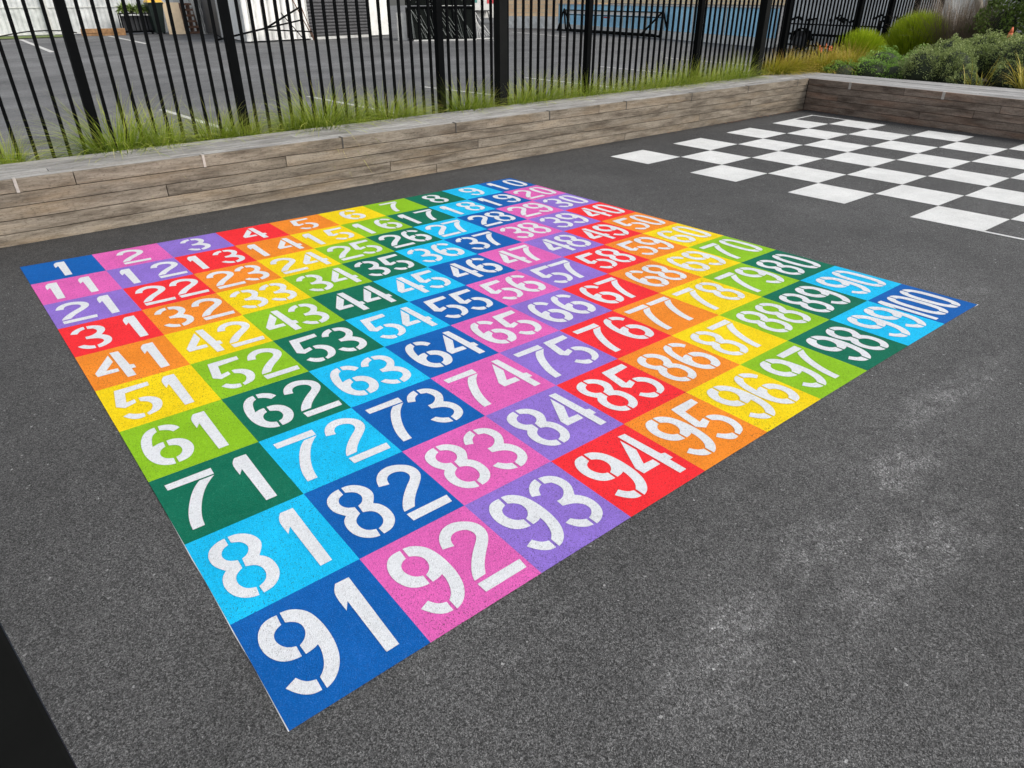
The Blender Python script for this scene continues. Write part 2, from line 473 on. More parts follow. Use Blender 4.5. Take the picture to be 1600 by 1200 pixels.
GLYPH = {
'1': [[[0.0521,0.382],[0.163,0.3788],[0.1462,-0.3797],[0.048,-0.382],[0.0485,0.1771],[0.0024,0.1005],[0.0,0.2967]]],
'2': [[[0.0,0.1747],[0.0184,0.2443],[0.0512,0.307],[0.1075,0.3605],[0.181,0.3867],[0.2559,0.3769],[0.3273,0.332],[0.3804,0.2763],[0.4052,0.1976],[0.3971,0.1186],[0.3633,0.0545],[0.3005,-0.0136],[0.2267,-0.0835],[0.1548,-0.1647],[0.1086,-0.242],[0.0015,-0.247],[0.0199,-0.1898],[0.0633,-0.1177],[0.1237,-0.0423],[0.2022,0.0369],[0.2557,0.0817],[0.2951,0.1248],[0.3059,0.1694],[0.2947,0.2169],[0.2681,0.2508],[0.2138,0.2746],[0.1609,0.2713],[0.1223,0.242],[0.1007,0.1999],[0.0933,0.15]],[[0.0,-0.2846],[0.407,-0.2839],[0.3945,-0.3845],[0.0051,-0.3867]]],
'3': [[[0.18,0.3827],[0.1794,0.2909],[0.1363,0.2727],[0.1027,0.2401],[0.0753,0.1813],[0.0,0.2131],[0.018,0.2643],[0.0525,0.318],[0.0939,0.3524],[0.1381,0.3748]],[[0.2098,0.3742],[0.2703,0.3645],[0.3242,0.3335],[0.3668,0.2786],[0.3849,0.2092],[0.3817,0.1347],[0.3531,0.0671],[0.3085,0.0025],[0.3446,-0.0371],[0.3759,-0.099],[0.3854,-0.1716],[0.3757,-0.2418],[0.3473,-0.3024],[0.3091,-0.3397],[0.2514,-0.3736],[0.1975,-0.3827],[0.1972,-0.2892],[0.2424,-0.2718],[0.2813,-0.2348],[0.2953,-0.1904],[0.2848,-0.1397],[0.2492,-0.0937],[0.1989,-0.0628],[0.1285,-0.0409],[0.1327,0.038],[0.1759,0.0345],[0.2237,0.0537],[0.2737,0.1016],[0.2911,0.1474],[0.2872,0.2036],[0.2649,0.2569],[0.2053,0.2806]],[[0.0712,-0.1974],[0.0953,-0.2331],[0.1244,-0.2634],[0.1698,-0.2871],[0.1681,-0.3758],[0.1135,-0.364],[0.0669,-0.3326],[0.0237,-0.2778],[0.0003,-0.2115]]],
'4': [[[0.2497,0.3784],[0.3425,0.3708],[0.3622,-0.073],[0.4039,-0.0862],[0.4023,-0.1857],[0.3562,-0.1849],[0.3571,-0.3769],[0.2669,-0.3784]],[[0.2193,0.3187],[0.2278,0.1151],[0.114,-0.0764],[0.2319,-0.0847],[0.2303,-0.1749],[0.005,-0.1748],[0.0,-0.0761]]],
'5': [[[0.0654,0.3719],[0.4054,0.3742],[0.3982,0.2788],[0.1455,0.2514],[0.1083,0.037],[0.1916,0.0603],[0.1923,-0.0197],[0.0716,-0.0697],[0.0,0.0042]],[[0.231,0.0612],[0.2808,0.0598],[0.3374,0.0287],[0.3867,-0.0288],[0.4114,-0.1082],[0.4067,-0.1878],[0.3753,-0.2721],[0.3236,-0.3294],[0.2253,-0.3569],[0.2197,-0.3005],[0.2651,-0.2746],[0.2977,-0.2201],[0.3141,-0.1608],[0.303,-0.0972],[0.2785,-0.0559],[0.2306,-0.0221]],[[0.0114,-0.2321],[0.0737,-0.1999],[0.11,-0.2457],[0.1511,-0.2727],[0.1985,-0.2891],[0.1903,-0.3638],[0.1383,-0.3742],[0.0894,-0.3528],[0.0479,-0.3033]]],
'6': [[[0.2365,0.3707],[0.2938,0.364],[0.3503,0.3253],[0.3867,0.2772],[0.4028,0.2203],[0.3315,0.1855],[0.3092,0.2275],[0.275,0.2603],[0.2282,0.2858]],[[0.2035,0.368],[0.2005,0.2719],[0.1694,0.2534],[0.1368,0.2053],[0.1135,0.1238],[0.0954,0.0311],[0.1522,0.0574],[0.1984,0.0567],[0.1922,-0.0364],[0.1569,-0.0526],[0.1249,-0.0968],[0.1138,-0.1566],[0.1261,-0.2088],[0.1548,-0.2484],[0.1983,-0.271],[0.1892,-0.3707],[0.1442,-0.3615],[0.0911,-0.3278],[0.0474,-0.2718],[0.0146,-0.1879],[0.0,-0.0753],[0.0044,0.0504],[0.0226,0.1596],[0.0567,0.2593],[0.1063,0.3311],[0.153,0.3602]],[[0.2275,0.0609],[0.286,0.0601],[0.3433,0.0276],[0.3893,-0.0307],[0.4096,-0.1101],[0.4091,-0.1901],[0.3836,-0.2667],[0.3364,-0.3327],[0.2854,-0.3601],[0.2181,-0.3654],[0.2213,-0.2672],[0.2591,-0.2545],[0.2903,-0.2189],[0.3073,-0.1714],[0.3054,-0.1135],[0.2849,-0.0707],[0.2238,-0.0348]]],
'7': [[[0.0,0.3615],[0.4038,0.369],[0.3981,0.2659],[0.0025,0.2706]],[[0.264,0.2446],[0.3937,0.2464],[0.3325,0.1868],[0.2739,0.1139],[0.2217,0.0224],[0.1786,-0.0727],[0.1435,-0.1707],[0.1179,-0.2729],[0.1072,-0.369],[0.0115,-0.3689],[0.0186,-0.2688],[0.0398,-0.1651],[0.0773,-0.0555],[0.1298,0.0628],[0.1823,0.153],[0.2271,0.2103]]],
'8': [[[0.1775,0.3679],[0.1753,0.2772],[0.1358,0.2633],[0.105,0.228],[0.091,0.1801],[0.101,0.1326],[0.1261,0.0937],[0.1752,0.0688],[0.1714,-0.033],[0.1386,-0.052],[0.1072,-0.0826],[0.0909,-0.1246],[0.0899,-0.1783],[0.1082,-0.2333],[0.1392,-0.2649],[0.1824,-0.2822],[0.1709,-0.3699],[0.1313,-0.3642],[0.0766,-0.3331],[0.0289,-0.2752],[0.0012,-0.1939],[0.0,-0.106],[0.0229,-0.0288],[0.065,0.0141],[0.0419,0.051],[0.0098,0.115],[0.0009,0.1939],[0.0139,0.2639],[0.0434,0.3146],[0.0926,0.3509],[0.1379,0.3654]],[[0.2042,0.3699],[0.2504,0.3676],[0.3007,0.3479],[0.3525,0.2986],[0.3859,0.2325],[0.3948,0.163],[0.3785,0.0993],[0.3237,0.0158],[0.3561,-0.0176],[0.3825,-0.0756],[0.3912,-0.1552],[0.3825,-0.2337],[0.354,-0.2948],[0.3093,-0.3411],[0.2623,-0.3639],[0.2057,-0.369],[0.2018,-0.2884],[0.2414,-0.2728],[0.2734,-0.2437],[0.2937,-0.1976],[0.296,-0.1359],[0.2811,-0.0883],[0.2503,-0.0535],[0.198,-0.0316],[0.2069,0.0653],[0.2443,0.0794],[0.276,0.1135],[0.2932,0.16],[0.2868,0.2109],[0.2607,0.258],[0.2027,0.2905]]],
'9': [[[0.1943,0.3747],[0.1868,0.2738],[0.1438,0.2576],[0.1138,0.2254],[0.101,0.1802],[0.108,0.1318],[0.1268,0.0889],[0.1546,0.0579],[0.195,0.0407],[0.1901,-0.0575],[0.1397,-0.0515],[0.0916,-0.032],[0.0456,0.0111],[0.0119,0.0848],[0.0,0.1653],[0.0099,0.2417],[0.0356,0.3074],[0.0809,0.3595],[0.1345,0.3782]],[[0.2206,0.38],[0.2735,0.3721],[0.3218,0.3425],[0.3691,0.2908],[0.3975,0.2276],[0.4162,0.127],[0.4206,0.0271],[0.4165,-0.0696],[0.4014,-0.1606],[0.3768,-0.235],[0.3352,-0.3044],[0.2848,-0.3525],[0.2473,-0.371],[0.2147,-0.38],[0.2146,-0.2788],[0.2484,-0.2506],[0.2758,-0.2105],[0.2967,-0.1582],[0.3131,-0.0888],[0.3146,-0.0357],[0.2755,-0.0523],[0.219,-0.0574],[0.2155,0.0325],[0.2518,0.0518],[0.2796,0.0849],[0.2963,0.1215],[0.3006,0.1689],[0.2904,0.2133],[0.2566,0.2536],[0.2165,0.2756]],[[0.0906,-0.1854],[0.1104,-0.2267],[0.1416,-0.2631],[0.1897,-0.2804],[0.1854,-0.3743],[0.1328,-0.3684],[0.0844,-0.3373],[0.0421,-0.2839],[0.0093,-0.22]]],
}

def arc0():
    """the narrow 0: two halves of a race-track ring split by a stencil bridge"""
    w, h, sw, sh, gap = 0.36, 0.76, 0.098, 0.105, 0.028
    def side(sg):
        out = []; inn = []
        for k in range(19):
            a = math.pi / 2 - math.pi * k / 18
            ca, sa = max(0, math.cos(a)), math.sin(a)
            ex = 0.78
            out.append((sg * (gap / 2 + (w / 2 - gap / 2) * ca ** ex), h / 2 * math.copysign(abs(sa) ** ex, sa)))
            inn.append((sg * (gap / 2 + (w / 2 - sw - gap / 2) * ca ** ex), (h / 2 - sh) * math.copysign(abs(sa) ** ex, sa)))
        return [(x + w / 2, y) for x, y in out + inn[::-1]]
    return (side(1), side(-1))
GLYPH['0'] = arc0()
WID = {k: max(p[0] for pl in v for p in pl) for k, v in GLYPH.items()}

def soften(pl, rounds=2, lim=40):
    for _ in range(rounds):
        n = len(pl); out = []
        for k in range(n):
            a, b, c = Vector(pl[k - 1]), Vector(pl[k]), Vector(pl[(k + 1) % n])
            u, w = b - a, c - b
            if u.length < 1e-6 or w.length < 1e-6:
                out.append(tuple(b)); continue
            ang = math.degrees(u.angle(w))
            if ang < lim and u.length < 0.2 and w.length < 0.2:
                out.append(tuple(b - u * 0.25 )); out.append(tuple(b + w * 0.25))
            else:
                out.append(tuple(b))
        pl = out
    return pl
for k in GLYPH:
    if k not in '04':
        GLYPH[k] = [soften([tuple(p) for p in pl]) for pl in GLYPH[k]]

grid = thing('number_grid', 'painted hundred square of rainbow coloured squares with white stencilled numbers on the asphalt', 'ground marking', (0, 0, 0))
rg = random.Random(3)
ONE_AT = {91: .685, 11: .57, 21: .615, 31: .70, 41: .66, 51: .62, 61: .62, 71: .66, 81: .68}
for j in range(10):
    for i in range(10):
        n = j * 10 + i + 1
        c = ORDER[(i + j) % 9]
        e = 0.0
        sq = flat([[gw(i, j), gw(i + 1, j), gw(i + 1, j + 1), gw(i, j + 1)]], 'painted_square', M[c], 0.003, grid)
        sq['label'] = '%s painted square bearing the number %d' % ('dark blue' if c == 'blue' else 'sky blue' if c == 'cyan' else 'dark green' if c == 'green' else 'lime green' if c == 'lime' else c, n)
        s = str(n)
        if n == 100:
            lay = [('1', 0.0, 0.82), ('0', 0.185, 0.98), ('0', 0.555, 0.98)]
        elif len(s) == 1:
            lay = [(s, 0.5 - WID[s] / 2, 1.0)]
        else:
            lay = []
            for k, ch in enumerate(s):
                x = (0.09, 0.525)[k]
                if ch == '1':
                    x = 0.14 if k == 0 else ONE_AT.get(n, 0.62)
                elif ch == '0':
                    x = 0.56
                elif ch == '2' and k == 1:
                    x = 0.555
                lay.append((ch, x + rg.uniform(-.008, .008), 1.0))
        polys = []
        dy = rg.uniform(-.008, .008)
        for ch, x, sc in lay:
            for pl in GLYPH[ch]:
                polys.append([gw(i + x + p[0] * sc, j + 0.5 - p[1] + dy) for p in pl])
        nm = flat(polys, 'numeral', M['white'], 0.0045, sq)
# slivers of the white undercoat that stick out from under two edges
und = []
for k in range(8):
    j0 = 7.6 + k * 0.3; j1 = j0 + 0.3
    a = gw(0, j0); b = gw(0, j1); w0 = 0.0004 + 0.0028 * ((k * 7) % 3) / 2; w1 = 0.0004 + 0.0028 * (((k + 1) * 7) % 3) / 2
    und.append([a, (a[0] - w0, a[1]), (b[0] - w1, b[1]), b])
flat(und, 'white_undercoat', M['white'], 0.002, grid)
a = gw(10, 10)
und = []
und.append([(a[0] - 0.06, a[1] - 0.004), (a[0] + 0.006, a[1] - 0.004), (a[0] + 0.010, a[1] + 0.004), (a[0] - 0.02, a[1] - 0.001)])
flat([[(p[0], p[1]) for p in pl] for pl in und], 'white_undercoat', M['white'], 0.002, grid)

# ------------------------------------------------------------------ giant chess court
court = thing('chess_court', 'large chessboard of white painted squares on dark asphalt beside the number grid', 'ground marking', (8, -2, 0))
TL, TR, BL, BR = Vector((5.70, .035)), Vector((10.36, .235)), Vector((5.84, -4.31)), Vector((10.11, -4.41))
def cw(i, j):
    a = i / 8; b = j / 8
    p = TL * (1 - a) * (1 - b) + TR * a * (1 - b) + BL * (1 - a) * b + BR * a * b
    return (p.x, p.y)
for j in range(8):
    for i in range(8):
        if (i + j) % 2 == 0:
            g = 0.004
            flat([[cw(i + g, j + g), cw(i + 1 - g, j + g), cw(i + 1 - g, j + 1 - g), cw(i + g, j + 1 - g)]], 'white_square', M['court_white'], 0.004, court)
lw = 0.07
flat([[cw(7, 0), cw(8, 0), cw(8, lw), cw(7, lw)], [cw(8 - lw, lw), cw(8, lw), cw(8, 1), cw(8 - lw, 1)]], 'border_line', M['court_white'], 0.004, court)
flat([[cw(0, 7), cw(lw, 7), cw(lw, 8), cw(0, 8)], [cw(lw, 8 - lw), cw(1, 8 - lw), cw(1, 8), cw(lw, 8)]], 'border_line', M['court_white'], 0.004, court)

# ------------------------------------------------------------------ timber benches
HT = 0.455
def yf(x): return .595 + .0065 * x
def yb(x): return 1.25 + .0145 * x
def xf(y): return 10.76 + .12 * y
def xb(y): return 11.86 + .03 * y
cx, cy = xf(.667), yf(11.0)      # inner corner
bench = thing('timber_bench', 'long weathered timber bench wall running below the black fence, sunlit boards', 'bench', (4, .6, 0))
rows = [0.455, 0.362, 0.270, 0.177, 0.084, -0.02]
joints = [[-1.9, .53, 6.1], [-2.5, 2.16, 7.4], [-.9, 1.14, 4.28, 9.3], [-2.2, 3.2, 8.1], [-1.2, 3.74, 6.6]]
rw = random.Random(11)
fb = MB()
for r in range(5):
    xs = [-5.0] + joints[r] + [cx - 0.003]
    for a, b in zip(xs, xs[1:]):
        g = 0.0025
        off = rw.uniform(-.002, .002)
        z1 = rows[r] - (0.0 if r == 0 else g); z0 = rows[r + 1] + g
        tt = rw.random()
        P = [(a + g, yf(a) + off), (b - g, yf(b) + off), (b - g, yf(b) + .035), (a + g, yf(a) + .035)]
        fb.hexa([(p[0], p[1], z0) for p in P], [(p[0], p[1], z1) for p in P], tt)
fb.build('front_boards', M['wood_front'], bench, 0.0025)
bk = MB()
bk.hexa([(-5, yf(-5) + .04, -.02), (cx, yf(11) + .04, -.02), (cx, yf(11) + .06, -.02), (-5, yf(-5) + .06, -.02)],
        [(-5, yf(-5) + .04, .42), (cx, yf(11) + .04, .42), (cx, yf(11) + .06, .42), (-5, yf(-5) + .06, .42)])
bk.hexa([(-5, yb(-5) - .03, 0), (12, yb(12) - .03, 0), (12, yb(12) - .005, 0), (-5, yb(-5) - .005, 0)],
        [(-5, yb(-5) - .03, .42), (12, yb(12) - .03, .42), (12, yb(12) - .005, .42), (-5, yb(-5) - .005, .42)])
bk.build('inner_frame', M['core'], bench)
NS = 5
ts = MB()
def KC(f):
    x = cx + .037 + (xb(1.4) - cx - .037) * f
    return x, ymix(x, f)
def ymix(x, f): return (yf(x) + .037) * (1 - f) + yb(x) * f
def xmix(y, f): return (xf(y) + .037) * (1 - f) + xb(y) * f
tj = [[-2.0, 1.5, 4.1, 7.6], [-3, .4, 3.0, 5.3, 8.9], [-1.4, 2.4, 6.4, 9.6], [-2.6, 1.0, 4.7, 8.2], [-.5, 3.6, 7.1, 10.1]]
for k in range(NS):
    f0 = k / NS + .010; f1 = (k + 1) / NS - .010
    xe0 = KC(f0)[0]; xe1 = KC(f1)[0]
    xs = [-5.0] + tj[k] + [None]
    for a, b in zip(xs, xs[1:]):
        tt = rw.random(); dz = rw.uniform(-.002, .001)
        b0, b1 = (xe0 - .0025, xe1 - .0025) if b is None else (b - .002, b - .002)
        P = [(a + .002, ymix(a, f0)), (b0, ymix(b0, f0)), (b1, ymix(b1, f1)), (a + .002, ymix(a, f1))]
        ts.hexa([(p[0], p[1], HT - .03) for p in P], [(p[0], p[1], HT + dz) for p in P], tt)
ts.build('seat_slats', M['wood_top'], bench, 0.003)
M['strap_dark'] = plain('gap_shadow_strap', (0.06, 0.055, 0.05), 0.6, 0.2, 0.15, 30)  # same galvanised straps, with the shadow gap beside them put into the colour
M['strap_pale'] = plain('galvanised_strap_pale', (0.50, 0.46, 0.42), 0.5, 0.2, 0.12, 30)
def strap(parent, p, d, n, mat='galv', w=.010):
    """steel strap folded over the front edge: d along the edge, n outward"""
    p = Vector(p); d = Vector(d).normalized(); n = Vector(n).normalized()
    m = MB()
    th = .003
    def q(a, b, z): v = p + d * a + n * b; return (v.x, v.y, z)
    m.hexa([q(-w, .001, HT - .092), q(w, .001, HT - .092), q(w, th, HT - .092), q(-w, th, HT - .092)],
           [q(-w, .001, HT + .004), q(w, .001, HT + .004), q(w, th, HT + .004), q(-w, th, HT + .004)])
    m.hexa([q(-w, -.055, HT + .0015), q(w, -.055, HT + .0015), q(w, .0005, HT + .0015), q(-w, .0005, HT + .0015)],
           [q(-w, -.055, HT + .005), q(w, -.055, HT + .005), q(w, .0005, HT + .005), q(-w, .0005, HT + .005)])
    m.build('steel_strap', M[mat], parent)
for x in (-2.4, -1.15, .16, 1.47, 2.72, 4.0, 5.30, 6.58, 7.88, 9.19, 10.52):
    strap(bench, (x, yf(x) - .001, 0), (1, .0065, 0), (0, -1, 0), 'strap_pale' if x < 2 else 'strap_dark', .010 if x < 2 else .006)

side = thing('timber_bench', 'shaded dark brown timber bench wall in front of the shrubs beyond the chessboard', 'bench', (11, -2, 0))
fb = MB()
jy = [[-.9, -3.3, -5.2], [-2.2, -4.4], [.1, -1.9, -4.0], [-1.2, -3.6], [-2.6, -5.0]]
for r in range(5):
    ys = [yf(11) - .003] + jy[r] + [-8.0]
    for a, b in zip(ys, ys[1:]):
        g = .0025; off = rw.uniform(-.002, .002)
        z1 = rows[r] - (0 if r == 0 else g); z0 = rows[r + 1] + g
        P = [(xf(a) + off, a - g), (xf(b) + off, b + g), (xf(b) + .035, b + g), (xf(a) + .035, a - g)]
        fb.hexa([(p[0], p[1], z0) for p in P], [(p[0], p[1], z1) for p in P], rw.random())
fb.build('front_boards', M['wood_side'], side, 0.0025)
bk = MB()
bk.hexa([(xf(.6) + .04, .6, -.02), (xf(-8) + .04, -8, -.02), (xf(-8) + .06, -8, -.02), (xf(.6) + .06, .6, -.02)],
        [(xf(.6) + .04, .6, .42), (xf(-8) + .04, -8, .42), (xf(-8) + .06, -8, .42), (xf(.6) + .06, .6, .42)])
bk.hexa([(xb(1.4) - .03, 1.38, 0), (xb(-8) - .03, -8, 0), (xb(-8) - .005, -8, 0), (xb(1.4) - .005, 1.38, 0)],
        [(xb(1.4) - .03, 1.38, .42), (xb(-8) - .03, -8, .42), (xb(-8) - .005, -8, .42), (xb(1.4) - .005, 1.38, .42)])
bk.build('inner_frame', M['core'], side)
ts = MB()
for k in range(NS):
    f0 = k / NS + .010; f1 = (k + 1) / NS - .010
    (x00, y00), (x01, y01) = KC(f0), KC(f1)
    ys = [None] + [[-1.8, -4.6], [-.6, -3.9], [-2.5, -5.3], [-1.1, -4.2], [-3.0, -6]][k] + [-8.0]
    for a, b in zip(ys, ys[1:]):
        a0, a1 = (y00, y01) if a is None else (a - .002, a - .002)
        tt = rw.random(); dz = rw.uniform(-.002, .001)
        P = [(x00 if a is None else xmix(a0, f0), a0), (xmix(b, f0), b + .002), (xmix(b, f1), b + .002), (x01 if a is None else xmix(a1, f1), a1)]
        ts.hexa([(p[0], p[1], HT - .03) for p in P], [(p[0], p[1], HT + dz) for p in P], tt)
ts.build('seat_slats', M['wood_top_y'], side, 0.003)
for y in (-.06, -1.45, -2.8, -4.1):
    strap(side, (xf(y) - .001, y, 0), (.12, 1, 0), (-1, 0, 0), 'strap_pale', .02)

# ------------------------------------------------------------------ planting beds
b = MB(); b.hexa([(-8, yb(-8), 0), (12, yb(12), 0), (12, 1.9, 0), (-8, 1.9, 0)], [(-8, yb(-8), .27), (12, yb(12), .27), (12, 1.9, .27), (-8, 1.9, .27)])
struct(b.build('planting_bed', M['soil']))
b = MB(); b.hexa([(xb(-8), -8, 0), (22, -8, 0), (22, 1.75, 0), (12.0, 1.75, 0)], [(xb(-8), -8, .36), (22, -8, .36), (22, 1.75, .36), (12.0, 1.75, .36)])
struct(b.build('planting_bed', M['soil']))

# ------------------------------------------------------------------ black picket fence
FY = 1.60
fence = thing('picket_fence', 'tall black steel picket fence between the timber bench and the car park', 'fence', (0, FY, 0))
posts = [-3.9, -1.5, .92, 2.2, 4.5, 6.82, 9.12, 11.46, 13.86, 15.08, 16.2, 17.36]
FH = 1.80
for x in posts:
    m = MB(); m.box(x - .037, x + .037, FY - .037, FY + .037, 0.1, FH + .06)
    m.box(x - .042, x + .042, FY - .042, FY + .042, FH + .06, FH + .075)
    m.build('post', M['black'], fence)
for a, bb in zip(posts, posts[1:]):
    m = MB()
    k = max(1, round((bb - a) / .119))
    for q in range(1, k):
        x = a + (bb - a) * q / k
        m.box(x - .0125, x + .0125, FY - .0125, FY + .0125, .17, FH)
    m.box(a + .037, bb - .037, FY - .018, FY + .018, .20, .235)
    m.box(a + .037, bb - .037, FY - .018, FY + .018, FH - .14, FH - .105)
    m.build('picket_panel', M['black'], fence)

def steel_post(x, y, s, rz, label, h=3.6, z0=0.0):
    t = thing('steel_post', label, 'post', (x, y, z0), 'square black steel posts')
    m = MB(); m.box(-s / 2, s / 2, -s / 2, s / 2, 0.012, h)
    o = m.build('shaft', M['post_black'], None, 0.004)
    o.parent = t
    m = MB(); m.box(-s * .85, s * .85, -s * .85, s * .85, 0, .012)
    for sx in (-1, 1):
        for sy in (-1, 1):
            m.tube((sx * s * .68, sy * s * .68, .012), (sx * s * .68, sy * s * .68, .035), .009, .009, 6)
    o = m.build('base_plate', M['post_black'], None)
    o.parent = t
    m = MB(); m.box(-s * .53, s * .53, -s * .53, s * .53, h, h + .01)
    o = m.build('cap', M['post_black'], None)
    o.parent = t
    t.rotation_euler.z = rz
steel_post(5.19, 1.37, .112, 0, 'thick square black post standing behind the middle of the timber bench', 3.6, .16)
steel_post(10.62, 1.50, .13, 0, 'thick square black post standing near the corner where the two benches meet', 3.6, .16)
steel_post(-.395, -4.845, .15, R(8), 'close square black post at the lower left edge of the photo', 3.0)

# ------------------------------------------------------------------ grasses and shrubs
def blades(seed, n, r0, length, lean, w, droop=0.5, segs=4, flatten=0.0, dome=False):
    """n curved tapering leaf blades fanning out from a foot of radius r0"""
    q = random.Random(seed)
    m = MB()
    for _ in range(n):
        az = q.uniform(0, 2 * math.pi)
        rr = r0 * math.sqrt(q.random())
        p = Vector((math.cos(az) * rr, math.sin(az) * rr, 0))
        az2 = az + q.gauss(0, .5)
        ln = lean * (q.random() ** .7)
        L = length * q.uniform(.55, 1.05)
        th = ln * .85
        out = Vector((math.cos(az2), math.sin(az2), 0))
        sd = Vector((-out.y, out.x, 0))
        tw = q.uniform(-.9, .9)
        sd = (sd * math.cos(tw) + Vector((0, 0, 1)) * math.sin(tw) * .6 + out * math.sin(tw) * .6).normalized()
        rnd, sh = q.random(), q.random()
        i = len(m.v)
        dr = droop * q.uniform(.5, 1.4)
        for k in range(segs + 1):
            t = k / segs
            ww = w * (1 - t ** 2.2) * .5 * (0.8 + .4 * rnd)
            m.v.append(tuple(p - sd * ww)); m.bl.append((t, rnd, sh))
            m.v.append(tuple(p + sd * ww)); m.bl.append((t, rnd, sh))
            a = th + dr * (t + .12) ** 1.4 * (0.4 + ln)
            a = min(a, 2.3)
            p = p + (out * math.sin(a) + Vector((0, 0, math.cos(a)))) * (L / segs)
        for k in range(segs):
            m.f.append((i + 2 * k, i + 2 * k + 1, i + 2 * k + 3, i + 2 * k + 2)); m.tone.append(.5)
    return m

tus = [blades(20 + k, 1500, .13, .70, 1.3, .0052, 1.6, 6) for k in range(4)]
tus_me = []
gp = 'grass tufts planted along the fence'
# x, scale, height factor
TU = [(-.12, .85, .9), (.22, .6, .75), (1.03, 1.2, 1.05), (1.38, .9, .88), (1.86, .85, .85), (2.14, .75, .8), (2.62, .7, .8), (2.90, 1.2, 1.05), (3.26, .85, .88), (3.68, .95, .9),
      (4.0, .65, .75), (4.72, .95, .9), (5.0, .7, .78), (5.52, .85, .85), (5.9, .95, .92), (6.35, .7, .78), (6.72, .9, .88), (7.15, .7, .75), (7.6, .8, .75),
      (8.05, .85, .85), (8.45, .9, .95), (8.9, .85, .95), (9.3, .8, .82), (9.7, .9, .9), (10.1, .9, 1.0)]
desc = ['small', 'broad', 'tall wispy', 'dense', 'leaning', 'pale tipped']
names = ['first', 'second', 'third', 'fourth', 'fifth', 'sixth', 'seventh', 'eighth', 'ninth', 'tenth', 'eleventh', 'twelfth', 'thirteenth', 'fourteenth', 'fifteenth',
         'sixteenth', 'seventeenth', 'eighteenth', 'nineteenth', 'twentieth', 'twenty-first', 'twenty-second', 'twenty-third', 'twenty-fourth', 'twenty-fifth',
         'twenty-sixth', 'twenty-seventh', 'twenty-eighth', 'twenty-ninth']
for k, (x, s, hf) in enumerate(TU):
    v = k % 4
    if k < 4:
        o = tus[v].build('grass_tuft', M['grass'])
        tus_me.append(o)
    else:
        o = tus_me[v].copy(); col.objects.link(o)
    o.location = (x, 1.45 + rw.uniform(-.03, .05), .25)
    o.rotation_euler.z = rw.uniform(0, 6.28)
    o.scale = (s * 1.12, s, hf * 1.02)
    size = 'small low' if hf < .9 else ('tall wispy' if hf > 1.03 else 'green')
    tag(o, '%s grass tuft behind the long bench, %s from the left along the fence' % (size, names[k]), 'grass', gp)

def foliage(seed, blobs, n, leaf, mat, name, label, cat, core=0.82, group=None, loc=(0, 0, 0), droop=0.0):
    """mounded shrub: thousands of small leaves clumped over several uneven domes, on a twiggy inside"""
    q = random.Random(seed)
    t = thing(name, label, cat, loc, group)
    m = MB()
    tot = sum(b[3] * b[4] + b[3] * b[5] for b in blobs)
    for (bx, by, bz, rx, ry, rz) in blobs:
        k = int(n * (rx * ry + rx * rz) / tot)
        nclump = max(24, k // 45)
        cl = []
        for _ in range(nclump):
            u = Vector((q.gauss(0, 1), q.gauss(0, 1), q.gauss(.25, .9))).normalized()
            if u.z < -.25: u.z = abs(u.z)
            cl.append((u, q.uniform(.80, 1.12), q.random()))
        for _ in range(k):
            c, rad, sh = q.choice(cl)
            sp = .15
            u = (c + Vector((q.gauss(0, sp), q.gauss(0, sp), q.gauss(0, sp)))).normalized()
            d = (u - c).length
            rr = rad * (1 - 4.0 * d * d) * q.uniform(.95, 1.02)
            p = Vector((bx + u.x * rx * rr, by + u.y * ry * rr, bz + u.z * rz * rr))
            if p.z < 0.01: p.z = q.uniform(.01, .06)
            nn = Vector((u.x / rx, u.y / ry, u.z / rz)).normalized()
            ax = (nn + Vector((q.gauss(0, .55), q.gauss(0, .55), q.gauss(.25, .5)))).normalized()
            sd = ax.cross(Vector((q.gauss(0, 1), q.gauss(0, 1), q.gauss(0, 1)))).normalized()
            L = leaf * q.uniform(.7, 1.3); W = L * .28
            i = len(m.v)
            for (a, b2, tt) in ((0, 0, .1), (.5, 1, .5), (1, 0, 1.0), (.5, -1, .5)):
                m.v.append(tuple(p + ax * (a * L) + sd * (b2 * W)))
                m.bl.append((tt, sh, q.random()))
            m.f.append((i, i + 1, i + 2, i + 3)); m.tone.append(.5)
    # origin of children at the thing
    for arr in (m.v,):
        for k in range(len(arr)):
            pass
    o = m.build('leaves', mat); o.parent = t
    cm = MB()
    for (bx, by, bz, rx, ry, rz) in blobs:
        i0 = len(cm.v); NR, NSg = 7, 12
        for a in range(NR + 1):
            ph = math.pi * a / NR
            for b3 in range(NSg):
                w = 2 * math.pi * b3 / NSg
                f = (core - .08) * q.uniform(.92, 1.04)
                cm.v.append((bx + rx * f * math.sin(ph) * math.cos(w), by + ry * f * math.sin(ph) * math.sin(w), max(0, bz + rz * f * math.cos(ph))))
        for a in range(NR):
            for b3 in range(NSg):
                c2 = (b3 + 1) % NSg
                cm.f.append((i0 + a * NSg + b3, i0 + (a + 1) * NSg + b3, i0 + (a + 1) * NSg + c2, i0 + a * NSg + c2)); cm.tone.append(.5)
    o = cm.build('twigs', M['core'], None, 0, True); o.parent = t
    return t

